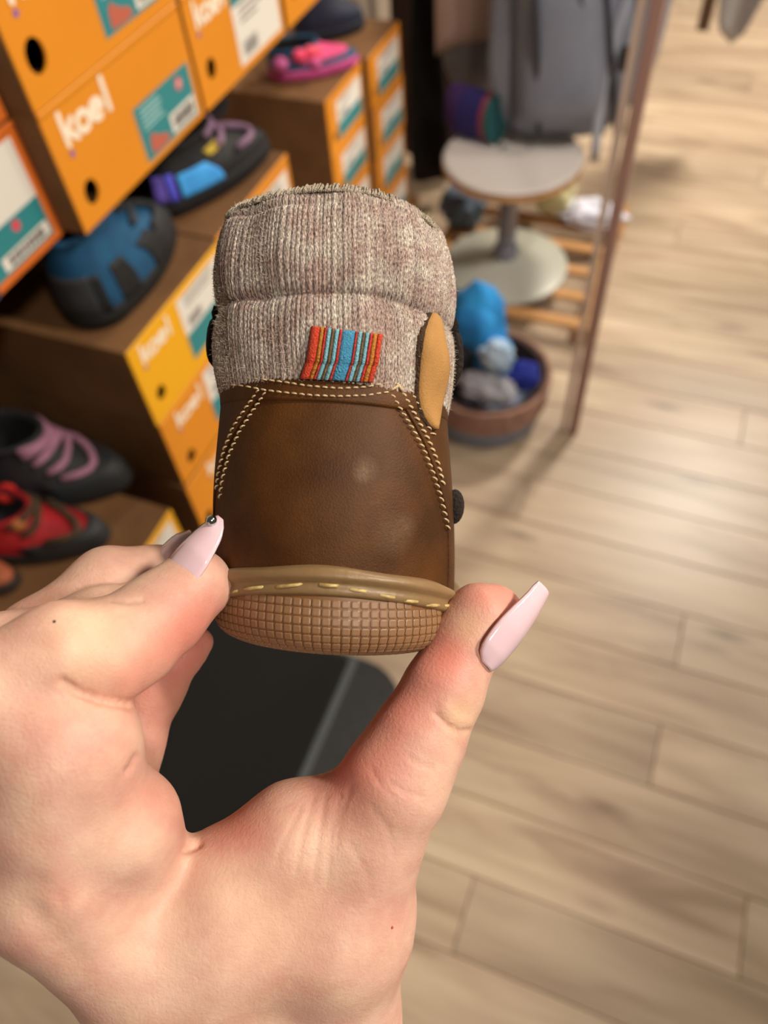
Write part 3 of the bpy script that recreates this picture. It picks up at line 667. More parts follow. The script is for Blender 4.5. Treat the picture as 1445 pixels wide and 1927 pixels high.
# ---- stitching
THREAD = pm('cream_thread', (226, 200, 158), .55, (204, 174, 128), 900, bump=.4, bscale=3000)
GOLD = pm('gold_thread', (214, 190, 128), .35, (170, 140, 80), 700)
def stitches(form, pts, off, pitch=14.5, ln=.74, rad=.00022, name='stitching_row', skew=0.):
    P_ = [np.array(p, float) for p in pts]; seg = [np.linalg.norm(b-a) for a, b in zip(P_[:-1], P_[1:])]; tot = sum(seg)
    def pos(s):
        s = max(0, min(tot-1e-6, s))
        for a, b, l in zip(P_[:-1], P_[1:], seg):
            if s <= l: return a+(b-a)*s/l
            s -= l
        return P_[-1]
    mb = MB(); s = 0.
    while s+pitch*ln < tot:
        a, b = pos(s), pos(s+pitch*ln); d = (b-a)/np.linalg.norm(b-a); n_ = np.array([-d[1], d[0]])*skew
        path = []
        for u, k, r in ((0, -.00025, .5), (.2, .00012, .95), (.5, .00022, 1.0), (.8, .00012, .95), (1, -.00025, .5)):
            p = a+(b-a)*u+n_*(u-.5); f_, z_ = hit(form, p[0], p[1], off); path.append((form.O(f_, z_, off+k), rad*r))
        mb.tube([q[0] for q in path], [q[1] for q in path], 7); s += pitch
    o = mb.build(name, THREAD, boot, smooth='all'); o['kind'] = 'stuff'; return o
stitches(FU, [(404, 711), (440, 709), (490, 714), (530, 719), (580, 727), (640, 732), (690, 729), (735, 720), (762, 717)], .0009)
stitches(FU, [(404, 724), (450, 725), (500, 735), (540, 740), (590, 745), (640, 747), (690, 745), (742, 737)], .0009)
stitches(FU, [(500, 738), (476, 772), (450, 812), (430, 856), (418, 900), (411, 950)], .0007, 12.5, skew=3)
stitches(FU, [(488, 733), (462, 768), (437, 806), (421, 846), (410, 890), (405, 930)], .0007, 12.5, skew=3)
stitches(FU, [(737, 742), (752, 768), (775, 805), (797, 845), (815, 890), (830, 935), (842, 985), (847, 1010)], .0007, 13.5, skew=-5)
stitches(FU, [(752, 728), (768, 758), (788, 795), (808, 832), (824, 872), (835, 915)], .0007, 13.0, skew=-5, rad=.00027)
stitches(FU, [(764, 722), (780, 748), (796, 782), (812, 815), (828, 828)], .0007, 13.0, skew=-5)
for x_, y_, dx, dy in ((492, 722, 2, 22), (735, 736, 22, -14), (744, 720, 14, 18)): stitches(FU, [(x_, y_), (x_+dx, y_+dy)], .0010, 24, .95, .00034)

# ---- knitted cuff
def knit_mat():
    m = bpy.data.materials.new('heather_knit'); m.use_nodes = True; nt = m.node_tree; b = nt.nodes['Principled BSDF']; N = nt.nodes.new; L = nt.links.new
    uv = N('ShaderNodeUVMap'); uv.uv_map = 'UVMap'
    mp = N('ShaderNodeMapping'); mp.inputs['Scale'].default_value = (1.0, .34, 1.0); L(uv.outputs[0], mp.inputs[0])
    n1 = N('ShaderNodeTexNoise'); n1.inputs['Scale'].default_value = 3800; n1.inputs['Detail'].default_value = 5; L(mp.outputs[0], n1.inputs['Vector'])
    r = N('ShaderNodeValToRGB'); e = r.color_ramp.elements; e[0].position = .30; e[0].color = lin((94, 80, 75)); e[1].position = .66; e[1].color = lin((246, 238, 222))
    k = e.new(.45); k.color = lin((174, 159, 150)); k = e.new(.55); k.color = lin((206, 194, 180)); L(n1.outputs[0], r.inputs[0])
    n2 = N('ShaderNodeTexNoise'); n2.inputs['Scale'].default_value = 130; n2.inputs['Detail'].default_value = 3; L(uv.outputs[0], n2.inputs['Vector'])
    r2 = N('ShaderNodeValToRGB'); r2.color_ramp.elements[0].position = .4; r2.color_ramp.elements[0].color = lin((214, 190, 190)); r2.color_ramp.elements[1].position = .6; r2.color_ramp.elements[1].color = (1, 1, 1, 1); L(n2.outputs[0], r2.inputs[0])
    mx = N('ShaderNodeMixRGB'); mx.blend_type = 'MULTIPLY'; mx.inputs[0].default_value = .8; L(r.outputs[0], mx.inputs[1]); L(r2.outputs[0], mx.inputs[2])
    mp3 = N('ShaderNodeMapping'); mp3.inputs['Scale'].default_value = (1.0, .05, 1.0); L(uv.outputs[0], mp3.inputs[0])
    n3 = N('ShaderNodeTexNoise'); n3.inputs['Scale'].default_value = 750; n3.inputs['Detail'].default_value = 2; L(mp3.outputs[0], n3.inputs['Vector'])
    r3 = N('ShaderNodeValToRGB'); r3.color_ramp.elements[0].position = .38; r3.color_ramp.elements[0].color = (.80, .77, .76, 1); r3.color_ramp.elements[1].position = .62; r3.color_ramp.elements[1].color = (1.12, 1.12, 1.08, 1); L(n3.outputs[0], r3.inputs[0])
    mx3 = N('ShaderNodeMixRGB'); mx3.blend_type = 'MULTIPLY'; mx3.inputs[0].default_value = .85; L(mx.outputs[0], mx3.inputs[1]); L(r3.outputs[0], mx3.inputs[2])
    L(mx3.outputs[0], b.inputs['Base Color']); b.inputs['Roughness'].default_value = .95; b.inputs['Specular IOR Level'].default_value = .15; b.inputs['Sheen Weight'].default_value = .25
    bp_ = N('ShaderNodeBump'); bp_.inputs['Strength'].default_value = .8; bp_.inputs['Distance'].default_value = .0006; L(n1.outputs[0], bp_.inputs['Height']); L(bp_.outputs[0], b.inputs['Normal'])
    return m
KNIT = knit_mat()
def cuff_phis():
    a = np.linspace(-1.75, 1.75, 900); c = np.linspace(1.75, 2*math.pi-1.75, 120)[1:-1]
    return np.concatenate([a, c])
cp = cuff_phis(); cz = np.concatenate([np.linspace(.0425, .0858, 150), [.0864, .0868]])
vv, ff = [], []; arcx = cp*.0285
ribw = .00112
rs = np.random.RandomState(5)
nz = rs.rand(400); 
def rib(x, z):
    wob = .0003*np.sin(x*420)+.00025*np.sin(x*1130+1)+.00010*np.sin(z*420+x*310)+.00003*np.sin(z*2100+x*900)
    k = (x+wob)/ribw; ph_ = k-np.floor(k); idx = (np.floor(k).astype(int)) % 400
    prof = np.sin(np.pi*ph_)**.5
    return prof*(.00028+.00022*nz[idx])
rows = []
for z in cz:
    lump = .0005*np.sin(cp*5.0+z*130)*np.sin(cp*2.3+1)+.00035*np.sin(cp*11+z*70)
    fine = .00006*rs.randn(len(cp))
    zt = np.full(len(cp), z); lump = lump-.00055*np.exp(-((z-.0832-.0003*np.sin(cp*4))/.00045)**2)-.0004*np.exp(-((z-.0634-.0004*np.sin(cp*5))/.0005)**2)
    wav = .0008*np.sin(cp*3.1+.6)*np.clip((z-.05)/.03, 0, 1)
    rows.append(FC.O(cp, zt, rib(arcx, z)+lump*np.clip((z-.044)/.01, 0, 1)+fine)+np.array([0, 0, 1.])*wav[:, None])
rim0 = rows[-1]
for dz, off in ((.0006, -.0008), (.0002, -.0018), (-.003, -.0026), (-.02, -.003), (-.045, -.003)):
    rows.append(FC.O(cp, np.full(len(cp), .0868+dz if dz < 0 else .0868), off)+np.array([0, 0, max(dz, 0)])+np.array([0, 0, 1.])*(.0008*np.sin(cp*3.1+.6))[:, None])
n = len(cp); V_ = np.concatenate(rows); F_ = []
for i in range(len(rows)-1):
    j = np.arange(n); k = (j+1) % n; F_.append(np.stack([i*n+j, i*n+k, (i+1)*n+k, (i+1)*n+j], 1))
F_ = np.concatenate(F_)
me = bpy.data.meshes.new('knitted_cuff'); me.from_pydata(V_.tolist(), [], F_.tolist()); me.update()
uvl = me.uv_layers.new(name='UVMap'); U_ = np.tile(arcx, len(rows)); W_ = np.repeat(np.concatenate([cz, cz[-1]+np.array([.001, .002, .006, .024, .05])]), n)
li = F_.reshape(-1); uvs = np.stack([U_[li], W_[li]], 1).astype(np.float32); uvl.data.foreach_set('uv', uvs.ravel())
me.polygons.foreach_set('use_smooth', [True]*len(me.polygons)); me.materials.append(KNIT)
cuff = obj('knitted_cuff', me, boot); cuff['label'] = 'grey-beige heather ribbed knit cuff'
# rim overlock loops
mb = MB()
for p in np.linspace(-1.7, 1.7, 190):
    w_ = .0008*math.sin(p*3.1+.6); b0 = FC.P(p, .0868)+np.array([0, 0, w_]); nn = FC.N(p, .084); tt = np.array([math.cos(p), math.sin(p), 0])*.00035
    b1 = FC.O(p, .0852, .0004)+np.array([0, 0, w_])
    jt = rs.randn(3)*.00018; mb.tube([b1-tt, (b0+b1)/2+nn*.0004+jt, b0+np.array([0, 0, .0007])+tt*.5+jt, b0-nn*.0016+tt], .00027*(1+.2*rs.randn()), 6)
o = mb.build('overlock_edge', pm('overlock_wool', (216, 202, 178), .95, (176, 158, 140), 900, bump=.8, bscale=2500), cuff, smooth='all'); o['kind'] = 'stuff'
# wool fuzz
mb = MB(); fz = random.Random(11)
for _ in range(6500):
    p = fz.uniform(-1.75, 1.75); z = fz.uniform(.044, .0872); b0 = FC.P(p, min(z, .0867)); nn = FC.N(p, min(z, .0862))
    d = nn*fz.uniform(.2, 1.0)+np.array([fz.gauss(0, .5), fz.gauss(0, .3), fz.gauss(.25, .5)]); d /= np.linalg.norm(d); l = fz.uniform(.0003, .0010) if fz.random() < .96 else fz.uniform(.001, .002)
    s_ = np.cross(d, np.array([.2, 1, .1])); s_ = s_/np.linalg.norm(s_)*.00004; b0 = b0+nn*.00015; mid = b0+d*l*.6+nn*.0001; tip = b0+d*l+np.array([fz.gauss(0, .0002), 0, fz.gauss(0, .0002)])
    mb.add([b0-s_, b0+s_, mid+s_*.8, mid-s_*.8, tip], [(0, 1, 2, 3), (3, 2, 4)])
o = mb.build('wool_fuzz', pm('wool_fibre', (206, 192, 170), .9), cuff, smooth=False, fix=False); o['kind'] = 'stuff'

# ---- woven label
lab = []
def labpt(u, v, off):                                   # u 0..1 left to right, v 0..1 top to bottom
    top = np.array((586, 613))*(1-u)+np.array((721, 629))*u
    v1 = .70
    kink = np.array((576, 681))*(1-u)+np.array((712, 686))*u
    bot = np.array((566, 709))*(1-u)+np.array((704, 716))*u
    if v < v1: p = top+(kink-top)*(v/v1)
    else: p = kink+np.array((-2, 0))+(bot-kink)*((v-v1)/(1-v1))
    f_, z_ = hit(FC, p[0], p[1], off); return FC.O(f_, z_, off)
def label_strip(u0, u1, mat, parent, name, bulge, base=.0012, nu=5):
    P_ = []; us = np.linspace(u0, u1, nu); vs = np.linspace(0, 1, 22)
    for v in vs:
        wave = .00035*math.exp(-((v-.70)/.045)**2)
        P_.append([labpt(u, v, base+bulge*math.sin(math.pi*(u-u0)/(u1-u0))-wave+.0004*math.sin(math.pi*v)) for u in us])
    P_ = np.array(P_); nrm = np.tile(np.array([0., -1, 0]), P_.shape[:2]+(1,))
    return MB().slab(P_, nrm, .0005).build(name, mat, parent, smooth='all')
C_ = {'r': (232, 74, 40), 'o': (214, 140, 48), 'R': (222, 62, 50), 'l': (142, 206, 222), 'n': (128, 98, 62), 'b': (76, 164, 206)}
LM = {k: pm('label_thread_'+k+('x' if k.isupper() else ''), c, .6, tuple(int(v*.86) for v in c), 1500, .6, bump=.6, bscale=2600) for k, c in C_.items()}
backing = label_strip(0.0, 1.0, LM['o'], boot, 'woven_label', 0., .0009, 9); backing['label'] = 'striped red, ochre and blue woven label'
for a_, b_, k in ((170, 242, 'r'), (243, 279, 'o'), (280, 302, 'R'), (303, 340, 'l'), (341, 368, 'n'), (369, 406, 'l'), (407, 431, 'R'), (432, 540, 'b'), (541, 561, 'R'), (562, 600, 'l'), (601, 625, 'n'), (626, 660, 'l'), (661, 687, 'R'), (688, 726, 'o'), (727, 770, 'r')):
    label_strip((a_-170)/600, (b_-170)/600, LM[k], backing, 'stripe', .0004 if k not in 'b' else .0001, .0014)

# ---- tan suede tab at the right
TAN = pm('tan_suede', (184, 136, 76), .9, (168, 122, 64), 160, bump=.25, bscale=2500); SUEDE = pm('brown_suede_edge', (84, 58, 34), .95, (60, 40, 24), 400, bump=.8, bscale=1500)
def tab(left, right, ys, off, mat, name, parent, th=.0012):
    P_ = []
    for y_, l_, r_ in zip(ys, left, right):
        row = []
        for u in np.linspace(0, 1, 9):
            e_ = off*(1-.5*(2*u-1)**4); f_, z_ = hit(FC if y_ < 660 else FU, l_+(r_-l_)*u, y_, .001); row.append((FC if z_ > .047 else FU).O(f_, z_, e_))
        P_.append(row)
    P_ = np.array(P_)
    for _ in range(2): P_[1:-1] = (P_[:-2]+2*P_[1:-1]+P_[2:])/4
    nrm = np.tile(np.array([.75, -.66, 0]), P_.shape[:2]+(1,)); return MB().slab(P_, nrm, th).build(name, mat, parent, smooth='all')
ys = [592, 602, 620, 645, 670, 695, 720, 745, 770, 790, 804, 810]
tb = tab([806, 798, 792, 788, 780, 776, 778, 782, 786, 792, 802, 812], [826, 832, 835, 836, 836, 836, 834, 833, 831, 829, 826, 822], ys, .0013, SUEDE, 'pull_tab_edge', boot, .0016)
tab([811, 804, 798, 793, 786, 781, 782, 786, 790, 797, 807, 815], [826, 833, 836, 837, 837, 837, 835, 834, 832, 829, 825, 821], ys, .0020, TAN, 'pull_tab', tb, .0012)

# ---- dark suede straps seen past both sides
DARK = pm('dark_brown_suede', (40, 28, 19), .95, (28, 19, 12), 300, bump=.7, bscale=1200)
def band(form, p0, p1, z0, z1, off, th, mat, name, n=60, taper=None):
    P_ = []; N_ = []
    for u in np.linspace(0, 1, 13):
        ph = np.linspace(p0, p1, n); e = np.clip(np.minimum(ph-p0, p1-ph)/.18, 0, 1)**.5 if taper else 1.
        zc = (z0+z1)/2; z = zc+(z0-zc+(z1-z0)*u)*e; r_ = off*(1-.5*abs(2*u-1)**5)
        P_.append(form.O(ph, z, r_)); N_.append(form.N(ph, z))
    return MB().slab(P_, N_, th).build(name, mat, boot, smooth='all')
band(FC, 1.56, 2*math.pi-1.60, .0515, .0665, .0028, .0022, DARK, 'ankle_strap')
band(FU, 1.60, 2*math.pi-1.75, .0170, .0240, .0024, .0022, DARK, 'instep_strap', taper=1)
MB().sphere(FU.O(1.53, .0205, .0009), (.0024, .0032, .0042), 14, 10).build('strap_end', DARK, boot, smooth='all')
band(FU, 1.95, 2*math.pi-1.95, .030, .040, .0022, .002, LEA, 'vamp_strap', taper=1)

# ---- welt (rand) and outsole
RUB = pm('gum_rubber_welt', (132, 104, 68), .42, (144, 116, 80), 40, sss=.15, bump=.1, bscale=400)
GUM = pm('gum_rubber_sole', (120, 80, 42), .45, (130, 88, 50), 50, sss=.15)
BLK = pm('gum_tread_block', (146, 110, 78), .45, (138, 102, 70), 90, sss=.1)
ph = np.linspace(-math.pi, math.pi, 241)[:-1]
secs = []
prof = [(-.0026, -.0002), (-.0025, .0014), (-.0016, .0023), (-.0006, .0019), (.0000, .0016), (.0006, .0018), (.0013, .0026), (.0022, .0028), (.0031, .0020), (.0036, .0006), (.0034, -.0012)]
for dz, off in prof:
    wig = .00025*np.sin(ph*7+dz*500)*(1 if dz > .003 else 0)
    secs.append(FU.O(ph, zwelt(ph)+dz, off)+np.array([0, 0, 1.])*wig[:, None])
m = MB(); m.loft(secs, cap=False); welt = m.build('welt', RUB, boot, smooth='all')
for x0, y0, x1, y1 in ((437, 1113, 448, 1109), (452, 1107, 498, 1102), (513, 1103, 570, 1097), (597, 1098, 640, 1101), (655, 1107, 694, 1112), (712, 1118, 747, 1124), (758, 1129, 790, 1132), (800, 1138, 830, 1139), (836, 1140, 848, 1139)):
    path = []
    for u, o_, r_ in ((0, .0012, .5), (.15, .0019, .9), (.5, .0022, 1), (.85, .0020, .9), (1, .0012, .5)):
        f_, z_ = hit(FU, x0+(x1-x0)*u, y0+(y1-y0)*u, .002); path.append((FU.O(f_, z_, o_), .00042*r_))
    MB().tube([q[0] for q in path], [q[1] for q in path], 8).build('welt_stitch', GOLD, welt, smooth='all')
m = MB(); rows = []
for u in np.linspace(0, 1, 16):
    z_ = -.0129+(zwelt(ph)-.0015+.0129)*u; rows.append(FS.P(ph, z_))
m.loft(rows, cap=False); m.add(rows[0], [tuple(range(len(ph)))]); sole = m.build('outsole', GUM, boot, smooth='all')
# tread blocks wrapped round the heel
tb_ = MB().box((0, 0, 0), (1, 1, 1), .16).build('tread_block', BLK, None, smooth=False); tmesh = tb_.data; bpy.data.objects.remove(tb_)
# arc length table at mid height
pa = np.linspace(-1.75, 1.75, 1401); pts = FS.P(pa, -.006); sl = np.concatenate([[0], np.cumsum(np.linalg.norm(np.diff(pts, axis=0), axis=1))]); sl -= sl[700]
zp = np.linspace(-.0129, .004, 400); pv = FS.P(np.zeros(400), zp); vl = np.concatenate([[0], np.cumsum(np.linalg.norm(np.diff(pv, axis=0), axis=1))])
pitch_u, pitch_v = .00205, .00186
cnt = 0
for r_ in range(9):
    v = .0006+pitch_v*(r_+.5)
    if v > vl[-1]: break
    z_ = float(np.interp(v, vl, zp))
    for c_ in range(-22, 23):
        s_ = pitch_u*c_
        if abs(s_) > .043: continue
        p_ = float(np.interp(s_, sl, pa))
        top = float(zwelt(p_))-.0022; hh = pitch_v*.87
        if z_ > top-.0002: continue
        zt = min(z_+hh*.5, top); 
        if z_+hh*.5 > top+.0008: continue
        q = FS.P(p_, z_); n_ = FS.N(p_, z_); tu = FS.P(p_+.01, z_)-FS.P(p_-.01, z_); tu /= np.linalg.norm(tu); tv = np.cross(n_, tu)
        o = obj('tread_block', tmesh, sole)
        su, sv, sn = pitch_u*.88, hh, .0007
        o.matrix_local = Matrix([[tu[i]*su, tv[i]*sv, n_[i]*sn, q[i]-n_[i]*.00008] for i in range(3)]+[[0, 0, 0, 1]])
        cnt += 1

# ------------------------------------------------------------------ the hand: one continuous skin from a smooth distance field
def cpt(px, py, d): return np.array([(px-CX)/FPX*d, (CY-py)/FPX*d, d])
def chain(*pts): return [(cpt(*a[:3]), a[3]*a[2]/FPX, cpt(*b[:3]), b[3]*b[2]/FPX) for a, b in zip(pts[:-1], pts[1:])]
def cone(P, a, ra, b, rb):
    ba = b-a; x, y, z = P[..., 0]-a[0], P[..., 1]-a[1], P[..., 2]-a[2]
    h = np.clip((x*ba[0]+y*ba[1]+z*ba[2])/(ba@ba+1e-12), 0, 1)
    x = x-h*ba[0]; y = y-h*ba[1]; z = z-h*ba[2]
    return np.sqrt(x*x+y*y+z*z)-(ra+(rb-ra)*h)
def smin(a, b, k):
    h = np.maximum(k-np.abs(a-b), 0)/k; return np.minimum(a, b)-h*h*k*.25
HAND = [
  # (blend inside the group, blend onto the rest, chains)
  (.0075, .006, [
    chain((112, 1640, .158, 146), (304, 1846, .172, 122), (440, 2040, .190, 140), (480, 2350, .215, 190), (500, 2800, .26, 215)),   # index metacarpal, wrist, forearm
    chain((694, 1580, .171, 92), (640, 1720, .175, 130), (596, 1930, .186, 146), (560, 2200, .205, 170), (540, 2800, .26, 215)),     # thumb metacarpal
    chain((350, 1770, .172, 160), (480, 1960, .186, 190)),
    chain((420, 1695, .169, 100), (437, 1668, .169, 99), (556, 1578, .170, 92), (625, 1556, .171, 88)),               # web
    chain((440, 1760, .168, 120), (600, 1740, .172, 120)),
    chain((330, 1800, .205, 130), (450, 1980, .212, 150)),
  ]),
  (.0030, .0034, [chain((232, 1552, .157, 108), (262, 1640, .168, 96))]),                            # flesh below the index
  (.0045, .0055, [chain((936, 1152, .1775, 46), (906, 1164, .176, 60), (875, 1212, .175, 60), (834, 1298, .172, 70), (786, 1392, .170, 82), (742, 1472, .169, 95), (692, 1580, .171, 97))]),   # thumb
  (.0045, .0050, [chain((112, 1640, .158, 140), (112, 1500, .152, 138), (118, 1410, .149, 134), (30, 1330, .148, 124))]),   # index, first segment
  (.0030, .0022, [chain((168, 1392, .148, 88), (182, 1450, .151, 82))]),                              # its soft underside
  (.0040, .0014, [chain((5, 1300, .147, 112), (120, 1236, .150, 98), (228, 1204, .156, 78), (300, 1160, .163, 76), (366, 1101, .168, 70)), chain((208, 1258, .151, 70), (262, 1226, .156, 62))]),   # index, folded back
  (.0040, .0014, [chain((130, 1690, .186, 90), (20, 1450, .178, 85), (0, 1245, .164, 84), (190, 1180, .168, 70), (310, 1140, .177, 58), (352, 1112, .182, 50))]),      # middle
  (.0040, .0014, [chain((160, 1710, .200, 90), (60, 1450, .192, 80), (70, 1205, .178, 72), (205, 1100, .184, 66), (290, 1092, .190, 60), (345, 1080, .194, 52))]),      # ring
  (.0040, .0014, [chain((300, 1740, .205, 100), (215, 1520, .198, 74), (240, 1400, .194, 62), (290, 1290, .194, 54), (350, 1225, .196, 34), (378, 1206, .197, 22))]),                          # little finger
]
def sdf(P):
    out = None
    for k, ko, chains in HAND:
        g = None
        for ch in chains:
            for a, ra, b, rb in ch:
                d = cone(P, a, ra, b, rb); g = d if g is None else smin(g, d, k)
        out = g if out is None else smin(out, g, ko)
    return out
lo = np.array([-.115, -.26, .125]); hi = np.array([.050, .004, .29]); hstep = .0010
def surface_nets(lo, hi, h):
    n = np.ceil((hi-lo)/h).astype(int)+1
    ax = [lo[i]+h*np.arange(n[i]) for i in range(3)]
    R_ = 4; nc = (n+R_-1)//R_+1
    gc = np.stack(np.meshgrid(*[lo[i]+h*R_*np.arange(nc[i]) for i in range(3)], indexing='ij'), -1).astype(np.float32)
    Fc = sdf(gc)
    Fv = Fc
    for k in range(3): Fv = np.repeat(Fv, R_, k)
    Fv = np.roll(Fv, (R_//2,)*3, (0, 1, 2))[:n[0], :n[1], :n[2]].copy()
    act = np.argwhere(np.abs(Fv) < h*R_*1.6)
    Fv[act[:, 0], act[:, 1], act[:, 2]] = sdf((lo+act*h).astype(np.float32))
    Fv[:2] = Fv[:, :2] = 1; Fv[:, :, :2] = 1
    s = Fv < 0
    c = [s[dx:n[0]-1+dx, dy:n[1]-1+dy, dz:n[2]-1+dz] for dx in (0, 1) for dy in (0, 1) for dz in (0, 1)]
    tot = sum(q.astype(np.int8) for q in c); act = (tot > 0) & (tot < 8)
    idx = -np.ones(act.shape, int); I = np.argwhere(act); idx[act] = np.arange(len(I))
    V = lo+(I+.5)*h
    faces = []
    for axis in range(3):
        sl0 = [slice(None)]*3; sl1 = [slice(None)]*3; sl0[axis] = slice(0, -1); sl1[axis] = slice(1, None)
        ch = s[tuple(sl0)] != s[tuple(sl1)]
        E_ = np.argwhere(ch); a1, a2 = [q for q in range(3) if q != axis]
        ok = (E_[:, a1] > 0) & (E_[:, a2] > 0) & (E_[:, a1] < n[a1]-1) & (E_[:, a2] < n[a2]-1); E_ = E_[ok]
        q = []
        for d1, d2 in ((-1, -1), (0, -1), (0, 0), (-1, 0)):
            e = E_.copy(); e[:, a1] += d1; e[:, a2] += d2; q.append(idx[e[:, 0], e[:, 1], e[:, 2]])
        faces.append(np.stack(q, 1))
    F = np.concatenate(faces); F = F[(F >= 0).all(1)]
    return V, F
def grad(P, e=4e-4):
    g = np.stack([sdf(P+np.eye(3)[i]*e)-sdf(P-np.eye(3)[i]*e) for i in range(3)], -1); return g/(np.linalg.norm(g, axis=1, keepdims=True)+1e-12)
V, F = surface_nets(lo, hi, hstep)
def project(V, it=3):
    for _ in range(it): V = V-grad(V)*sdf(V)[:, None]
    return V
V = project(V)
def relax(V, F, n, lam=.5):
    e = np.concatenate([F[:, [0, 1]], F[:, [1, 2]], F[:, [2, 3]], F[:, [3, 0]]]); i, j = e[:, 0], e[:, 1]
    cnt_ = np.bincount(i, minlength=len(V))[:, None]+1e-9
    for _ in range(n):
        A_ = np.stack([np.bincount(i, V[j, k], len(V)) for k in range(3)], 1)/cnt_; V = V+(A_-V)*lam
    return V
V = relax(V, F, 3)
# one quad subdivision, then back onto the field
def subdivide(V, F):
    e = np.concatenate([F[:, [0, 1]], F[:, [1, 2]], F[:, [2, 3]], F[:, [3, 0]]]); es = np.sort(e, 1)
    u, inv = np.unique(es, axis=0, return_inverse=True); inv = inv.reshape(-1); nf = len(F); nv = len(V)
    em = (V[u[:, 0]]+V[u[:, 1]])/2; fc = V[F].mean(1); W = np.concatenate([V, em, fc])
    E_ = nv+inv.reshape(4, nf); c = nv+len(u)+np.arange(nf)
    G = np.concatenate([np.stack([F[:, k], E_[k], c, E_[(k+3) % 4]], 1) for k in range(4)]); return W, G
V, F = subdivide(V, F); Nn = grad(V); V = V-Nn*sdf(V)[:, None]; V = relax(V, F, 3)
# creases and bulges, placed by where they lie on the skin seen from the front
PX = np.stack([CX+FPX*V[:, 0]/V[:, 2], CY-FPX*V[:, 1]/V[:, 2]], 1)
facing = np.clip(-(Nn*V).sum(1)/np.linalg.norm(V, axis=1)*2.5, 0, 1)
def groove(pts, width, depth, dmax=1.):
    d2 = np.full(len(V), 1e9)
    for a, b in zip(pts[:-1], pts[1:]):
        a = np.array(a, float); b = np.array(b, float); ba = b-a; h = np.clip(((PX-a)@ba)/(ba@ba), 0, 1); d2 = np.minimum(d2, ((PX-a-h[:, None]*ba)**2).sum(1))
    mask = (V[:, 2] < dmax)
    return -depth*np.exp(-d2/width**2)*facing*mask
disp = np.zeros(len(V))
disp += groove([(822, 1345), (842, 1366), (866, 1378), (890, 1374)], 5, .00055)                       # thumb joint crease
disp += groove([(838, 1330), (856, 1352), (880, 1358)], 12, -.0003)
disp += groove([(770, 1425), (790, 1440), (812, 1446)], 6, .00014)
disp += groove([(735, 1475), (760, 1490), (790, 1498)], 6, .00014)
disp += groove([(700, 1450), (716, 1478), (740, 1500)], 6, .00014)
disp += groove([(118, 1284), (150, 1304), (190, 1318), (245, 1327)], 9, .0010, .165)                  # fold of the index finger
disp += groove([(256, 1425), (250, 1440), (240, 1452)], 7, .0006, .17)
disp += groove([(372, 1588), (352, 1600)], 8, .0010, .18)
disp += groove([(212, 1128), (240, 1132), (268, 1130)], 6, .0004, .168)                              # end joint of index
for a, b, c in (((566, 1520), (540, 1570), (520, 1620)), ((590, 1500), (572, 1560), (556, 1640)), ((612, 1500), (600, 1570), (590, 1650)), ((640, 1500), (622, 1575), (616, 1660)), ((660, 1480), (640, 1540), (632, 1600))):
    disp += groove([a, b, c], 6, .00016)
disp += groove([(700, 1520), (730, 1560), (740, 1610)], 7, .00014)+groove([(660, 1590), (690, 1640), (700, 1690)], 7, .00012)
disp += groove([(100, 1690), (112, 1660), (140, 1700)], 36, -.0008)                                  # knuckle
disp += groove([(70, 1720), (95, 1765), (140, 1800)], 32, .0006)
disp += groove([(690, 1120), (880, 1118)], 1, 0)
V = V+Nn*disp[:, None]
# blush: where blood is pressed into the tips and the web
def blob(x, y, r, dmin=0, dmax=1): return np.exp(-((PX[:, 0]-x)**2+(PX[:, 1]-y)**2)/r**2)*((V[:, 2] > dmin) & (V[:, 2] < dmax))
red = .6*blob(385, 1160, 60)+.6*blob(330, 1215, 60)+.45*blob(250, 1280, 60)+.9*blob(840, 1230, 60)+.5*blob(960, 1125, 40)+.55*blob(905, 1120, 40)+.7*blob(750, 1320, 70)+.45*blob(640, 1440, 60)+.55*blob(450, 1560, 60)+.4*blob(320, 1490, 60)+.5*blob(690, 1440, 90)+.5*blob(340, 1300, 90, .185)+.35*blob(110, 1690, 40)+.25*blob(860, 1100, 30)
pale = .8*blob(865, 1345, 34)+.5*blob(170, 1215, 80)+.6*blob(880, 1180, 30)+.3*blob(520, 1720, 120)
root_c = cpt(480, 2350, .215)
roll_ = CAM+CAMROT@root_c
hand = thing('hand', 'left hand with long pale pink nails pinching the boot by its sole', 'hand', roll_)
me = bpy.data.meshes.new('hand_skin'); me.from_pydata((CAM+V@CAMROT.T-roll_).tolist(), [], F.tolist()); me.update()
at_ = me.attributes.new('blush', 'FLOAT', 'POINT'); at_.data.foreach_set('value', np.clip(red, 0, 1).astype(np.float32))
at_ = me.attributes.new('pale', 'FLOAT', 'POINT'); at_.data.foreach_set('value', np.clip(pale, 0, 1).astype(np.float32))
bm = bmesh.new(); bm.from_mesh(me); bmesh.ops.recalc_face_normals(bm, faces=bm.faces); bm.to_mesh(me); bm.free()
me.polygons.foreach_set('use_smooth', [True]*len(me.polygons))
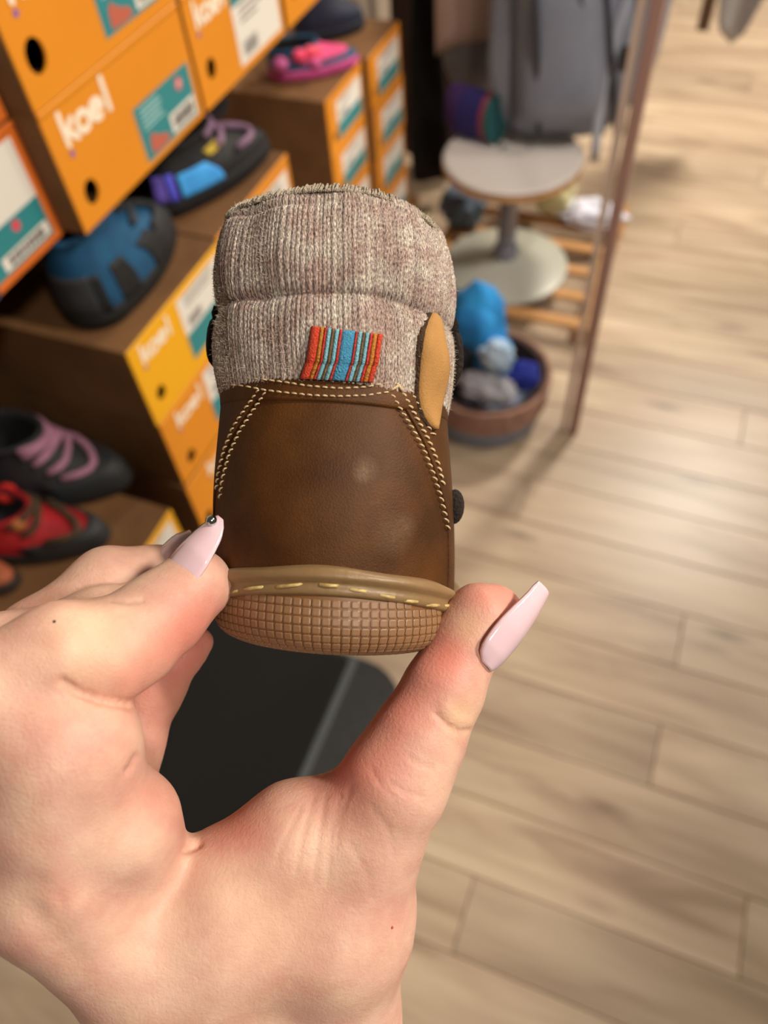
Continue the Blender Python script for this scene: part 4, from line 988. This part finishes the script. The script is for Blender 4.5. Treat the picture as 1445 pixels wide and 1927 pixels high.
def skin_mat():
    m = bpy.data.materials.new('skin'); m.use_nodes = True; nt = m.node_tree; b = nt.nodes['Principled BSDF']; N = nt.nodes.new; L = nt.links.new
    tc = N('ShaderNodeTexCoord'); a1 = N('ShaderNodeAttribute'); a1.attribute_name = 'blush'; a2 = N('ShaderNodeAttribute'); a2.attribute_name = 'pale'
    n1 = N('ShaderNodeTexNoise'); n1.inputs['Scale'].default_value = 70; n1.inputs['Detail'].default_value = 9; n1.inputs['Roughness'].default_value = .62; L(tc.outputs['Object'], n1.inputs['Vector'])
    r = N('ShaderNodeValToRGB'); r.color_ramp.elements[0].position = .35; r.color_ramp.elements[0].color = lin((208, 156, 138)); r.color_ramp.elements[1].position = .65; r.color_ramp.elements[1].color = lin((228, 188, 164)); L(n1.outputs[0], r.inputs[0])
    m1 = N('ShaderNodeMixRGB'); L(a1.outputs['Fac'], m1.inputs[0]); L(r.outputs[0], m1.inputs[1]); m1.inputs[2].default_value = lin((214, 128, 112))
    m2 = N('ShaderNodeMixRGB'); mm = N('ShaderNodeMath'); mm.operation = 'MULTIPLY'; mm.inputs[1].default_value = .7; L(a2.outputs['Fac'], mm.inputs[0]); L(mm.outputs[0], m2.inputs[0]); L(m1.outputs[0], m2.inputs[1]); m2.inputs[2].default_value = lin((228, 190, 146))
    L(m2.outputs[0], b.inputs['Base Color'])
    b.inputs['Roughness'].default_value = .48; b.inputs['Specular IOR Level'].default_value = .35
    b.inputs['Subsurface Weight'].default_value = .25; b.inputs['Subsurface Radius'].default_value = (1, .32, .18); b.inputs['Subsurface Scale'].default_value = .002
    v = N('ShaderNodeTexVoronoi'); v.inputs['Scale'].default_value = 1500; v.feature = 'DISTANCE_TO_EDGE'; L(tc.outputs['Object'], v.inputs['Vector'])
    n2 = N('ShaderNodeTexNoise'); n2.inputs['Scale'].default_value = 1300; n2.inputs['Detail'].default_value = 4; L(tc.outputs['Object'], n2.inputs['Vector'])
    ad = N('ShaderNodeMath'); ad.operation = 'MULTIPLY_ADD'; ad.inputs[1].default_value = .4; L(v.outputs[0], ad.inputs[0]); L(n2.outputs[0], ad.inputs[2])
    bp_ = N('ShaderNodeBump'); bp_.inputs['Strength'].default_value = .34; bp_.inputs['Distance'].default_value = .0004; L(ad.outputs[0], bp_.inputs['Height']); L(bp_.outputs[0], b.inputs['Normal'])
    return m
me.materials.append(skin_mat()); hskin = obj('hand_skin', me, hand)

# ---- long painted nails
NAIL = pm('pink_polish', (243, 202, 212), .14, (245, 208, 216), 60, coat=.9, sss=.2)
def nail(spine, widths, A, arch, bend, name='fingernail', th=.0006):
    C_ = np.array([cpt(*p) for p in spine]); A = np.array(A, float); A /= np.linalg.norm(A)
    T = C_[-1]-C_[0]; T /= np.linalg.norm(T); A -= T*(A@T); A /= np.linalg.norm(A); Nrm = np.cross(T, A)
    if Nrm[2] > 0: Nrm = -Nrm
    tt = np.linspace(0, 1, 34); ts = np.linspace(0, 1, len(spine))
    P_ = []; N_ = []
    for u in tt:
        c = np.array([np.interp(u, ts, C_[:, i]) for i in range(3)]); w_ = np.interp(u, np.linspace(0, 1, len(widths)), widths)
        row = []; nr = []
        for v in np.linspace(-1, 1, 17):
            p = c+A*w_*v+Nrm*(-arch*w_*v*v*(1.0)+bend*math.sin(math.pi*u))
            row.append(p); n_ = Nrm+A*v*arch*1.2; nr.append(n_/np.linalg.norm(n_))
        P_.append(row); N_.append(nr)
    P_ = np.array(P_); N_ = np.array(N_)
    Pw = CAM+P_@CAMROT.T-roll_; Nw = N_@CAMROT.T
    o = MB().slab(Pw, Nw, th).build(name, NAIL, hand, smooth='all'); o['label'] = 'long glossy pale pink nail'
    return o, P_, Nrm
MMW = [.0026, .0046, .0054, .0058, .0060, .0060, .0057, .0053, .0048, .0043, .0040, .0034]
nail([(922, 1260, .1674), (943, 1235, .1677), (977, 1191, .1691), (1009, 1147, .1712), (1032, 1113, .1728)], MMW, (.55, -.39, .73), .42, .0006)
o, P_, Nr = nail([(314, 1083, .1634), (330, 1062, .1627), (359, 1030, .1629), (390, 996, .1644), (412, 971, .1660)], [.0036, .0050, .0057, .0059, .0059, .0057, .0053, .0048, .0042, .0035, .0026, .0012], (.57, -.49, -.66), .42, .0006)
g = P_[29][8]+Nr*.0005; gw = CAM+CAMROT@g-roll_
MB().sphere(gw, .0013, 12, 8).build('nail_gem', pm('silver_gem', (196, 206, 206), .08, metal=1.), o)
nail([(296, 1046, .186), (318, 1030, .1856), (336, 1014, .186), (358, 1001, .187)], [.0030, .0042, .0046, .0044, .0038, .0028, .0018], (.5, -.5, -.70), .42, .0004)

# two tiny marks on the skin
for px_, py_, col in ((105, 1163, (70, 52, 48)), (745, 1745, (176, 70, 56))):
    near = np.argwhere(((PX-np.array([px_, py_]))**2).sum(1) < 64)[:, 0]; k = near[np.argmin(V[near, 2])]
    p = CAM+CAMROT@(V[k]+Nn[k]*.00002)-roll_
    MB().sphere(p, (.00032, .00032, .00022), 10, 6).build('skin_spot', pm('skin_spot_%d' % px_, col, .7), hand, smooth='all')
